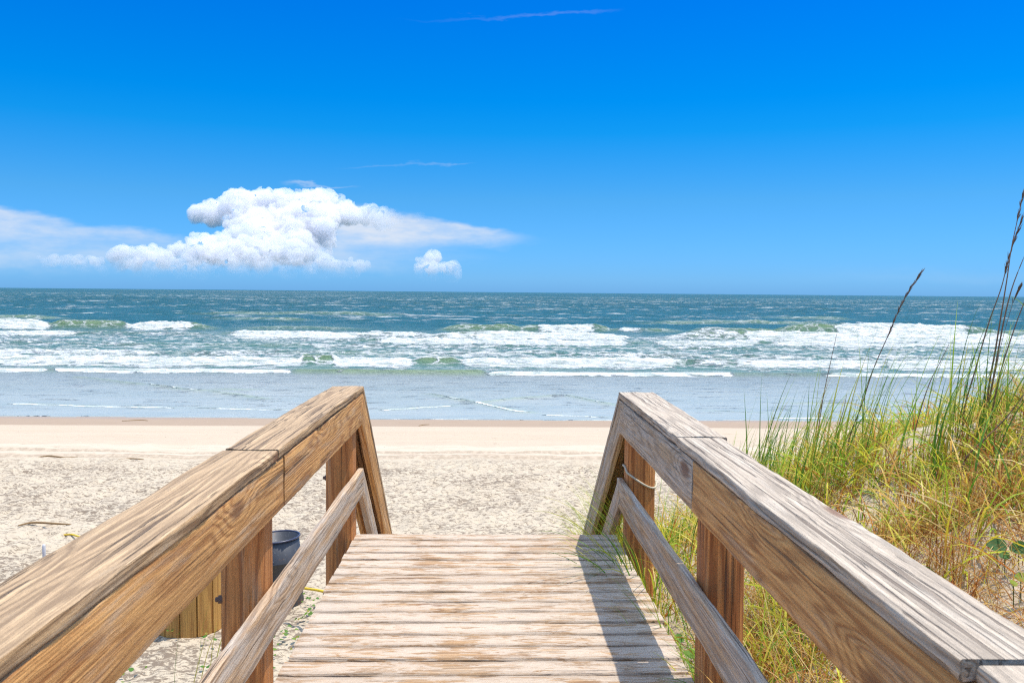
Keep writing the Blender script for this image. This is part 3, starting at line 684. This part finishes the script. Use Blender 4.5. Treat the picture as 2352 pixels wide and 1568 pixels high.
V, F = lathe(prof, 48); V = [(x+0.008*math.sin(z*9+x*8), y_, z) for x, y_, z in V]
put('body', V, F, m_drum, dr, True, Matrix.Translation(dr.location))
m_rim = simple('drum_rim_paint', (0.03, 0.035, 0.07), 0.35, 0.3)
V = []; F = []
rt_ = [(0.29*math.cos(2*math.pi*i/40), 0.29*math.sin(2*math.pi*i/40), 0.885) for i in range(41)]
V, F = tube(rt_, 0.013, 6); put('rim', V, F, m_rim, dr, True, Matrix.Translation(dr.location))
dr.rotation_euler = (0, R(-3.5), 0)
M_slat = wood('yellow_slat_wood', (0.66, 0.36, 0.10), (0.34, 0.15, 0.04), (0.58, 0.40, 0.18), 0.25, 0.2, 0.2, 50, axis='Z')
bn = tag(empty('slatted_bin', (-3.60, 10.30, Z0-0.03)), 'round bin clad in upright golden wooden slats behind left railing', 'bin')
for i in range(13):
    a = 2*math.pi*i/13 + 0.13
    r0 = 0.385; wd = 0.178; o = []
    M = Matrix.Translation(bn.location) @ Matrix.Rotation(a, 4, 'Z') @ Matrix.Translation((r0, 0, 0))
    hh = 0.80 + random.uniform(-0.01, 0.01)
    V = [(x, y_, z) for z in (0.0, hh*0.5, hh) for x, y_ in ((-0.012, -wd/2), (0.008, -wd/2), (0.014, -wd/2+0.006), (0.016, 0), (0.014, wd/2-0.006), (0.008, wd/2), (-0.012, wd/2))]
    F = [(k*7+j, k*7+(j+1) % 7, (k+1)*7+(j+1) % 7, (k+1)*7+j) for k in range(2) for j in range(7)] + [tuple(reversed(range(7))), tuple(range(14, 21))]
    put('slat', V, F, M_slat, bn, False, M)
V, F = lathe([(0.0, 0.05), (0.35, 0.05), (0.35, 0.80), (0.36, 0.83), (0.372, 0.80), (0.372, 0.02), (0.0, 0.02)], 40)
put('liner', V, F, simple('bin_liner', (0.35, 0.26, 0.05), 0.6), bn, True, Matrix.Translation(bn.location))
m_rope = simple('yellow_rope', (0.72, 0.47, 0.02), 0.7, 0.25, 90, 0, .5)
p_far = at(163, 1219, 14.2); p_far.z = gz(p_far.x, p_far.y)+0.02
rp = [(p_far.x-0.3, p_far.y+0.2, gz(p_far.x-.3, p_far.y+.2)-0.06), p_far, at(200, 1234, 13.4), (-4.8, 12.0, -1.82), at(560, 1328, 10.95), at(692, 1349, 10.35), at(745, 1358, 9.95), (-1.12, 9.08, -1.70), (-1.0, 8.90, -1.68)]
V, F = tube(smooth_path(rp, 8), 0.016, 6); tag(put('rope', V, F, m_rope, None, True), 'yellow rope strung low over the sand past the steel drum', 'rope')
pp = at(101, 1262, 12.5); zb_ = gz(pp.x, pp.y)
V, F = lathe([(0, -0.2), (0.024, -0.2), (0.023, 0.30), (0.016, 0.325), (0, 0.33)], 12)
tag(put('marker_stake', V, F, simple('white_stake_paint', (0.55, 0.54, 0.55), .5, .1), None, True, Matrix.Translation((pp.x, pp.y, zb_))), 'short white stake standing in the sand behind the left railing', 'stake')
m_stick = simple('dry_reed', (0.24, 0.145, 0.06), 0.8, 0.3, 30)
def stick(pts, r, label):
    P = []
    for (x, y_) in pts:
        q = at(x, y_, 1); lo, hi = 5.0, 40.0
        for _ in range(40):
            mid_ = (lo+hi)/2; t = Vector((0, 0, EYE)) + (q-Vector((0, 0, EYE)))*mid_
            if t.z > gz(t.x, t.y): lo = mid_
            else: hi = mid_
        t = Vector((0, 0, EYE)) + (q-Vector((0, 0, EYE)))*lo; P.append((t.x, t.y, t.z+r*0.25))
    P = smooth_path(P, 5); rs = [r*(0.35+0.65*math.sin(math.pi*(0.12+0.8*i/(len(P)-1)))) for i in range(len(P))]
    V, F = tube(P, rs, 6); tag(put('reed_stick', V, F, m_stick, None, True), label, 'stick', 'dry sticks washed up on the beach')
stick([(42, 1207), (75, 1200), (120, 1202), (180, 1206)], 0.020, 'thick bent brown stick on the smooth sand patch at far left')
stick([(72, 1053), (110, 1047), (150, 1051), (178, 1049)], 0.020, 'long brown reed lying on dry sand at far left')
stick([(268, 1056), (300, 1053), (330, 1055)], 0.018, 'short thin reed on the sand right of the long reed')
stick([(280, 967), (320, 965), (340, 966)], 0.02, 'small dark stick on the wet sand at the left')
stick([(962, 978), (972, 976), (986, 975)], 0.02, 'tiny dark stick on the wet sand between the railings')

# ------------------------------------------------------------------ vegetation
m_grass, n = material('grass_blade')
colr = n('ShaderNodeAttribute', attribute_name='Col').outputs[0]
dif = n('ShaderNodeBsdfPrincipled', {'Base Color': colr, 'Roughness': 0.55, 'Specular IOR Level': 0.3})
trl = n('ShaderNodeBsdfTranslucent', {0: colr})
mx = n('ShaderNodeMixShader', {0: 0.42, 1: dif.outputs[0], 2: trl.outputs[0]}); n('ShaderNodeOutputMaterial', {0: mx.outputs[0]})
GREEN = np.array([(0.16, 0.34, 0.025), (0.26, 0.44, 0.03), (0.1, 0.24, 0.02), (0.38, 0.52, 0.04)])
LIME = np.array([(0.58, 0.62, 0.05), (0.7, 0.66, 0.1), (0.62, 0.52, 0.045)])
STRAW = np.array([(0.74, 0.51, 0.14), (0.66, 0.38, 0.09), (0.82, 0.62, 0.27), (0.54, 0.3, 0.08)])
RUST = np.array([(0.46, 0.16, 0.03), (0.58, 0.25, 0.045), (0.33, 0.12, 0.03)])
class Blades:
    def __init__(s): s.V = []; s.F = []; s.C = []; s.o = 0
    def add(s, base, L, az, th0, kap, wd, c0, c1, seg=8, rg=RNG, pw=1.4):
        n_ = len(L); t = np.linspace(0, 1, seg+1)
        th = th0[:, None] + kap[:, None]*t[None, :]**pw
        ds = (L/seg)[:, None]
        hx = np.concatenate([np.zeros((n_, 1)), np.cumsum(np.sin(th[:, :-1])*ds, 1)], 1)
        hz_ = np.concatenate([np.zeros((n_, 1)), np.cumsum(np.cos(th[:, :-1])*ds, 1)], 1)
        ca, sa = np.cos(az)[:, None], np.sin(az)[:, None]
        sway = (rg.normal(size=n_)*0.05*L)[:, None]*t[None, :]**2
        P = np.stack([base[:, 0:1]+hx*ca-sway*sa, base[:, 1:2]+hx*sa+sway*ca, base[:, 2:3]+hz_], -1)
        tw = rg.uniform(-1.2, 1.2, n_)[:, None] + rg.uniform(-.8, .8, n_)[:, None]*t[None, :]
        side = np.stack([-sa*np.cos(tw)+0*t, ca*np.cos(tw)+0*t, np.sin(tw)*0.9], -1)
        wdt = (wd[:, None]*np.clip(1.02-t[None, :]**2.2, 0.06, 1)*(0.65+0.35*np.minimum(1, t*5)))[..., None]*0.5
        A = P-side*wdt; Bv = P+side*wdt
        V = np.stack([A, Bv], 2).reshape(-1, 3)
        idx = s.o + np.arange(n_*(seg+1)*2).reshape(n_, seg+1, 2)
        F = np.stack([idx[:, :-1, 0], idx[:, :-1, 1], idx[:, 1:, 1], idx[:, 1:, 0]], -1).reshape(-1, 4)
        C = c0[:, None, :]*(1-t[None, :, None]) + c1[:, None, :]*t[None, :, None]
        C = np.repeat(C[:, :, None, :], 2, 2).reshape(-1, 3)
        s.V.append(V); s.F.append(F); s.C.append(C); s.o += len(V)
    def build(s, name, parent=None):
        o = put_np(name, np.vstack(s.V), np.vstack(s.F), m_grass, parent); cattr(o, 'Col', np.vstack(s.C)); return o
def pick(pal, n_, rg=RNG, j=0.18): return pal[rg.integers(0, len(pal), n_)]*(1+rg.uniform(-j, j, (n_, 1)))
def mixpal(weights, n_, rg=RNG):
    pals = [p for p, _ in weights]; ws = np.array([w_ for _, w_ in weights]); k = rg.choice(len(pals), n_, p=ws/ws.sum())
    out = np.zeros((n_, 3))
    for i, p in enumerate(pals):
        mk = k == i; out[mk] = pick(p, mk.sum(), rg)
    return out
U_ = RNG.uniform
def scatter(n_, x0, x1, y0, y1, dens=None):
    X = U_(x0, x1, n_); Y = U_(y0, y1, n_)
    if dens is not None:
        k = U_(0, 1, n_) < dens(X, Y); X, Y = X[k], Y[k]
    return X, Y, np.stack([X, Y, ground(X, Y)-0.02], 1)
G = Blades()
clump = lambda X, Y: np.clip(0.42+1.5*fbm2(X*1.5, Y*1.5, 3, 101), 0.04, 1)
# thatch over the dune
def d_thatch(X, Y):
    bare = (1-sst(3.6, 4.5, Y + 0.5*fbm2(X*0.9, Y*0.9, 2, 104)))*sst(1.35, 1.7, X)
    return (1-0.86*bare)*clump(X, Y)*(1-0.8*sst(8.0, 9.6, Y))*sst(0.95, 1.15, X - 0.1*(Y > 5.7))
X, Y, Pb = scatter(46000, 0.95, 7.5, 2.3, 9.8, d_thatch); n_ = len(X)
c = mixpal([(LIME, 4.2), (STRAW, 2.7), (GREEN, 2.6), (RUST, 1.0)], n_)
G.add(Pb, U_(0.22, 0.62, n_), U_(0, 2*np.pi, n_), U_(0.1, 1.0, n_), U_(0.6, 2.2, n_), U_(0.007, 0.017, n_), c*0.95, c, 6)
# dry stubble on the bare sand next to the railing
X, Y, Pb = scatter(10000, 1.15, 3.8, 1.9, 5.0); n_ = len(X)
c = mixpal([(STRAW, 5), (RUST, 4), (LIME, 0.6)], n_)
G.add(Pb, U_(0.14, 0.5, n_), U_(0, 2*np.pi, n_), U_(0.3, 1.3, n_), U_(0.3, 1.7, n_), U_(0.003, 0.007, n_), c*0.75, c, 6)
# rusty stems at the feet of the clumps
X, Y, Pb = scatter(7500, 1.6, 5.5, 3.6, 6.0, clump); n_ = len(X)
c = mixpal([(RUST, 5), (STRAW, 2)], n_)
G.add(Pb, U_(0.2, 0.45, n_), U_(-0.8, 1.2, n_), U_(0.0, 0.5, n_), U_(0.0, 0.7, n_), U_(0.004, 0.008, n_), c*0.6, c, 5)
# taller green blades leaning with the wind
def d_tall(X, Y): return np.clip(0.15+2.0*fbm2(X*1.3+5, Y*1.3, 3, 107), 0, 1)*(1-0.7*sst(8.2, 9.6, Y))*sst(4.2, 5.0, Y+0.10*(X-2))
X, Y, Pb = scatter(11000, 1.35, 7.5, 4.2, 9.4, d_tall); n_ = len(X)
c = mixpal([(GREEN, 5), (LIME, 2.0), (STRAW, 0.6)], n_)
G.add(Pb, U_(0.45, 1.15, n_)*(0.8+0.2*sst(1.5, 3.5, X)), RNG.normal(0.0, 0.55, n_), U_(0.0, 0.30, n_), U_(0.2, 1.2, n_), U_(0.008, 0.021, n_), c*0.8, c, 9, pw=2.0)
# green growth along the right edge of the deck, arching over it
X, Y, Pb = scatter(3800, 1.03, 1.75, 2.6, 7.2); n_ = len(X)
Pb[:, 2] = np.minimum(Pb[:, 2], -0.05)
k_ = U_(0, 1, len(X)) < np.clip(0.35+1.6*fbm2(X*2.5, Y*2.5, 2, 131), 0.12, 1); X, Y, Pb = X[k_], Y[k_], Pb[k_]; n_ = len(X)
c = mixpal([(GREEN, 4), (LIME, 3), (STRAW, 3.5), (RUST, 1.0)], n_)
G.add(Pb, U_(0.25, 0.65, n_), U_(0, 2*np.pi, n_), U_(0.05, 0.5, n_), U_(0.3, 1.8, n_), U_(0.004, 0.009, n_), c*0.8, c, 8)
# tuft spreading round the foot of the right stair rail
X, Y, Pb = scatter(800, 0.93, 1.35, 6.2, 8.2); n_ = len(X)
c = mixpal([(GREEN, 4), (LIME, 4), (STRAW, 1.6)], n_)
G.add(Pb, U_(0.35, 0.95, n_), RNG.normal(np.pi, 1.0, n_), U_(0.1, 0.5, n_), U_(0.2, 1.1, n_), U_(0.004, 0.008, n_), c*0.8, c, 8)
dg = G.build('dune_grass'); dg['kind'] = 'stuff'; tag(dg, 'tangled green and straw grass covering the dune right of the railing', 'grass')
def tuft(name, base, n_, L, az, azs, th, kap, wd, pal, label, seed, spread=0.08, group=None, cat='grass'):
    rg = np.random.default_rng(seed); b = Blades()
    P = np.array(base)[None, :] + np.stack([rg.normal(0, spread, n_), rg.normal(0, spread, n_), np.zeros(n_)], 1)
    c = mixpal(pal, n_, rg)
    b.add(P, rg.uniform(L[0], L[1], n_), rg.normal(az, azs, n_), rg.uniform(th[0], th[1], n_), rg.uniform(kap[0], kap[1], n_), rg.uniform(wd[0], wd[1], n_), c*0.8, c, 10, rg, 1.8)
    return tag(b.build(name), label, cat, group)
GT = 'grass tufts around the boardwalk'
def gpt(px, Y, dz=-0.03):
    q = at(px, 700, Y); return (q.x, q.y, gz(q.x, q.y)+dz)
PG = [(GREEN, 5), (LIME, 2)]
tuft('grass_tuft', (1.0, 5.25, gz(1.0, 5.25)-0.02), 70, (0.6, 1.15), np.pi, 0.8, (0.1, 0.6), (0.5, 1.6), (0.008, 0.015), PG, 'green tuft arching over the deck corner at the right end post', 1, 0.06, GT)
tuft('grass_tuft', (1.02, 4.35, gz(1.02, 4.35)-0.02), 30, (0.4, 0.8), np.pi, 0.7, (0.2, 0.8), (0.4, 1.4), (0.006, 0.012), PG, 'thin green tuft drooping over the shaded edge of the deck', 2, 0.06, GT)
tuft('grass_tuft', (1.06, 3.55, gz(1.06, 3.55)-0.02), 34, (0.35, 0.65), np.pi*0.6, 1.0, (0.1, 0.7), (0.3, 1.3), (0.006, 0.013), PG, 'broad green tuft beside the near right deck edge under the lower rail', 12, 0.10, GT)
tuft('grass_tuft', gpt(1740, 7.0), 9, (0.9, 1.35), 0.0, 0.9, (0.02, 0.22), (0.1, 0.55), (0.010, 0.018), PG, 'few tall broad green blades rising beside the far right cap end', 3, 0.05, GT)
tuft('grass_tuft', gpt(1690, 7.2), 12, (0.5, 0.8), 0.0, 0.8, (0.02, 0.25), (0.1, 0.6), (0.005, 0.009), PG, 'slim green tuft leftmost on the dune just above the railing', 4, 0.05, GT)
tuft('grass_tuft', gpt(1850, 6.9), 16, (0.7, 1.2), 0.2, 0.5, (0.02, 0.25), (0.2, 0.8), (0.006, 0.011), PG, 'tall green tuft left of the dark seed stalk on the dune', 5, 0.06, GT)
tuft('grass_tuft', gpt(1985, 6.3), 26, (0.8, 1.2), 0.1, 0.5, (0.02, 0.25), (0.2, 0.9), (0.007, 0.012), PG, 'dense green tuft at the foot of the dark seed stalk', 6, 0.07, GT)
tuft('grass_tuft', gpt(2150, 5.6), 40, (0.7, 1.2), 0.1, 0.5, (0.02, 0.28), (0.2, 1.0), (0.008, 0.014), PG, 'thick bright green tuft upright in the middle of the dune', 7, 0.09, GT)
tuft('grass_tuft', gpt(2270, 5.7), 40, (0.6, 1.1), 0.3, 0.5, (0.02, 0.3), (0.3, 1.2), (0.007, 0.013), PG, 'thick green tuft below the tall bundle of brown stalks', 8, 0.10, GT)
tuft('grass_tuft', (-2.95, 8.60, gz(-2.95, 8.6)-0.02), 9, (0.6, 0.95), 0.2, 0.7, (0.02, 0.3), (0.05, 0.5), (0.013, 0.019), PG, 'few thin green blades on the sand under the left railing', 9, 0.22, GT)
tuft('grass_tuft', (-1.85, 9.2, gz(-1.85, 9.2)-0.02), 9, (0.35, 0.7), 0.4, 0.9, (0.02, 0.3), (0.05, 0.5), (0.012, 0.02), PG + [(RUST, 1)], 'small tuft in the shade beside the left edge of the deck', 10, 0.12, GT)
# sea oat stalks
m_stalk = simple('sea_oat_stalk', (0.23, 0.13, 0.075), 0.7, 0.35, 30)
m_seed = simple('sea_oat_seed', (0.16, 0.105, 0.075), 0.8, 0.35, 40)
def stalk(pts, Y, r, label, head=0.0, slant=0.25):
    P = [at(x, y_, Y + slant*i/len(pts)) for i, (x, y_) in enumerate(pts)]
    P = P[::-1]                                     # root first
    b0 = P[0].copy(); g_ = gz(b0.x, b0.y)
    if b0.z > g_: P.insert(0, Vector((b0.x - 0.18*(P[1].x-P[0].x)/max(0.05, (P[1].z-P[0].z))*(b0.z-g_), b0.y, g_-0.04)))
    S = smooth_path(P, 7); N = len(S)
    rs = [r*(1-0.72*i/(N-1)) for i in range(N)]
    e = tag(empty('sea_oat_stalk', S[0]), label, 'stalk', 'sea oat stalks on the dune')
    V, F = tube(S, rs, 6); put('stem', V, F, m_stalk, e, True)
    if head:
        V = []; F = []; rg = random.Random(int(pts[0][0]))
        k0 = int(N*(1-head))
        for i in range(k0, N-1):
            for q in range(5):
                p = S[i].lerp(S[i+1], rg.random()); d_ = (S[i+1]-S[i]).normalized()
                sd_ = Vector((rg.uniform(-1, 1), rg.uniform(-1, 1), 0)).normalized()
                tip = p + d_*rg.uniform(0.04, 0.08) + sd_*rg.uniform(0.004, 0.016)
                v, f = tube([p, p.lerp(tip, 0.45), p.lerp(tip, 0.8), tip], [0.0006, 0.0022, 0.0018, 0.0004], 5)
                F += [tuple(a+len(V) for a in ff) for ff in f]; V += v
        put('seed_head', V, F, m_seed, e, True)
    return e
stalk([(2112, 632), (2075, 690), (2040, 770), (2005, 850), (1979, 930), (1950, 1010)], 6.3, 0.0065, 'lone dark stalk with slim seed head standing left on the dune', 0.35)
stalk([(1922, 766), (1908, 830), (1893, 900), (1882, 970), (1872, 1050)], 6.7, 0.0055, 'thin straight brown stalk left of the lone seed stalk', 0.0)
stalk([(1945, 905), (1935, 950), (1915, 1010), (1900, 1060)], 6.6, 0.006, 'short stiff brown stalk with cut tip low on the dune', 0.0)
stalk([(2352, 440), (2325, 560), (2313, 640), (2300, 720), (2287, 800), (2270, 900)], 5.6, 0.0075, 'tallest brown stalk of the bundle, reaching high into the sky', 0.12)
stalk([(2345, 510), (2318, 588), (2300, 660), (2270, 745), (2240, 850), (2215, 940)], 5.7, 0.0065, 'brown stalk of the bundle slanting across in front of the surf', 0.30)
stalk([(2352, 590), (2325, 660), (2305, 740), (2285, 850), (2268, 950)], 5.55, 0.0085, 'thick straight brown stalk in the middle of the bundle', 0.0)
stalk([(2354, 690), (2335, 740), (2305, 830), (2290, 890), (2275, 970)], 5.4, 0.0080, 'reddish brown stalk at the right edge leaning outward', 0.0)
stalk([(2340, 665), (2325, 700), (2300, 790), (2285, 860), (2260, 960)], 5.9, 0.0035, 'hair thin grey stalk between the thicker brown ones', 0.2)
stalk([(2180, 790), (2160, 830), (2135, 880), (2115, 940), (2100, 1000)], 6.0, 0.0055, 'bare brown stalk leaning right in the middle of the dune', 0.0)
stalk([(2352, 905), (2310, 960), (2260, 1010), (2215, 1060)], 5.0, 0.009, 'thick fallen straw stalk slanting low across the grass', 0.0)
# round-leaved plants
m_leaf, n = material('round_leaf')
tc = n('ShaderNodeTexCoord').outputs['Object']; cc = n('ShaderNodeAttribute', attribute_name='Col').outputs[0]
cc = n.mix(n.noise(tc, 30, 4), cc, n.mix(.4, cc, (.02, .05, .01)))
p_ = n('ShaderNodeBsdfPrincipled', {'Base Color': cc, 'Roughness': 0.6, 'Specular IOR Level': 0.2}); tl = n('ShaderNodeBsdfTranslucent', {0: cc})
mx = n('ShaderNodeMixShader', {0: 0.3, 1: p_.outputs[0], 2: tl.outputs[0]}); n('ShaderNodeOutputMaterial', {0: mx.outputs[0]})
def leaf_mesh(V, F, C, c, nrm, r, col, rg, notch=True):
    nrm = Vector(nrm).normalized(); a = nrm.orthogonal().normalized(); a = Matrix.Rotation(rg.uniform(0, 6.28), 3, nrm) @ a; b = nrm.cross(a); o = len(V)
    V.append(Vector(c) - nrm*r*0.12); C.append(col)
    for ring in (0.55, 1.0):
        for i in range(14):
            t = 2*math.pi*i/14; rr = r*ring*(1 - (0.22 if notch and i == 0 else 0) + 0.05*math.sin(3*t+c[0]*9))
            V.append(Vector(c) + a*rr*math.cos(t) + b*rr*math.sin(t)*0.88 + nrm*r*(0.10*ring*math.sin(2*t) - (0.10*(1-ring)))); C.append(tuple(x*(0.85+0.3*ring*rg.random()) for x in col))
    for i in range(14):
        j = (i+1) % 14
        F.append((o, o+1+i, o+1+j)); F.append((o+1+i, o+15+i, o+15+j, o+1+j))
def leafy(name, spots, label, cat, seed, parent_loc):
    rg = random.Random(seed); e = tag(empty(name, parent_loc), label, cat)
    for (x, y_, z, r, col) in spots:
        V = []; F = []; C = []
        leaf_mesh(V, F, C, (x, y_, z), (rg.uniform(-.5, .3), rg.uniform(-0.9, -0.3), 1), r, col, rg)
        o = put('leaf', V, F, m_leaf, e, True); cattr(o, 'Col', np.array(C))
        V, F = tube(smooth_path([(x+0.02, y_+0.02, gz(x, y_)-0.03), (x+0.015, y_+0.02, (z+gz(x, y_))/2), (x, y_, z-0.005)], 4), 0.0025, 5)
        o2 = put('leaf_stem', V, F, m_leaf, e, True); cattr(o2, 'Col', np.tile([(0.16, 0.2, 0.05)], (len(V), 1)))
    return e
def sp3(px, py, Y):
    e = Vector((0, 0, EYE)); q = at(px, py, 1) - e; t = 2.0
    while t < 12 and e.z + q.z*t > gz(q.x*t, q.y*t) + 0.15: t += 0.02
    return (q.x*t, q.y*t, e.z+q.z*t)
DG = (0.045, 0.13, 0.03); YG = (0.30, 0.40, 0.05)
a1 = [(*sp3(2290, 1252, 3.9), 0.046, DG), (*sp3(2340, 1258, 4.0), 0.040, DG), (*sp3(2308, 1275, 3.85), 0.024, (0.07, 0.17, 0.03))]
leafy('pennywort', a1, 'dark green round-leaved plant among rusty stems at right edge', 'plant', 3, a1[0][:3])
a2 = [(*sp3(2345, 1325, 3.6), 0.026, YG), (*sp3(2328, 1338, 3.55), 0.018, YG)]
leafy('pennywort', a2, 'small yellow-green round-leaved plant on the sandy patch', 'plant', 4, a2[0][:3])
a3 = [(*sp3(1585, 1500, 3.9), 0.035, (0.16, 0.30, 0.04)), (*sp3(1560, 1465, 4.1), 0.03, (0.12, 0.26, 0.04)), (*sp3(1600, 1540, 3.8), 0.028, YG)]
leafy('pennywort', a3, 'light green round-leaved plant against the right deck edge', 'plant', 5, a3[0][:3])
# creeping vine leaves on the sand at the left
V = []; F = []; C = []; rg = random.Random(5)
for k in range(40):
    if k < 24: x = rg.uniform(-4.3, -2.3); y_ = rg.uniform(8.3, 10.2)
    else: x = rg.uniform(-2.5, -1.6); y_ = rg.uniform(9.3, 11.2)
    cx_, cy_ = x, y_
    for q in range(rg.randint(2, 6)):
        px_, py_ = cx_+rg.gauss(0, 0.10), cy_+rg.gauss(0, 0.06)
        leaf_mesh(V, F, C, (px_, py_, gz(px_, py_)+rg.uniform(0.02, 0.09)), (rg.uniform(-.6, .6), rg.uniform(-.8, .3), 1), rg.uniform(0.014, 0.030), rg.choice([(0.10, 0.24, 0.04), (0.20, 0.32, 0.05), (0.14, 0.26, 0.05), (0.36, 0.32, 0.06)]), rg)
vine = put('beach_vine', V, F, m_leaf, None, True); cattr(vine, 'Col', np.array(C)); vine['kind'] = 'stuff'
tag(vine, 'scattered creeping vine leaves on the sand below the left railing', 'vine')

# ------------------------------------------------------------------ render settings
scene.render.engine = 'CYCLES'
scene.cycles.transparent_max_bounces = 32; scene.cycles.max_bounces = 14; scene.cycles.volume_bounces = 12; scene.cycles.volume_max_steps = 256; scene.cycles.diffuse_bounces = 6
scene.cycles.use_denoising = False; scene.cycles.pixel_filter_type = 'BLACKMAN_HARRIS'; scene.cycles.filter_width = 1.2
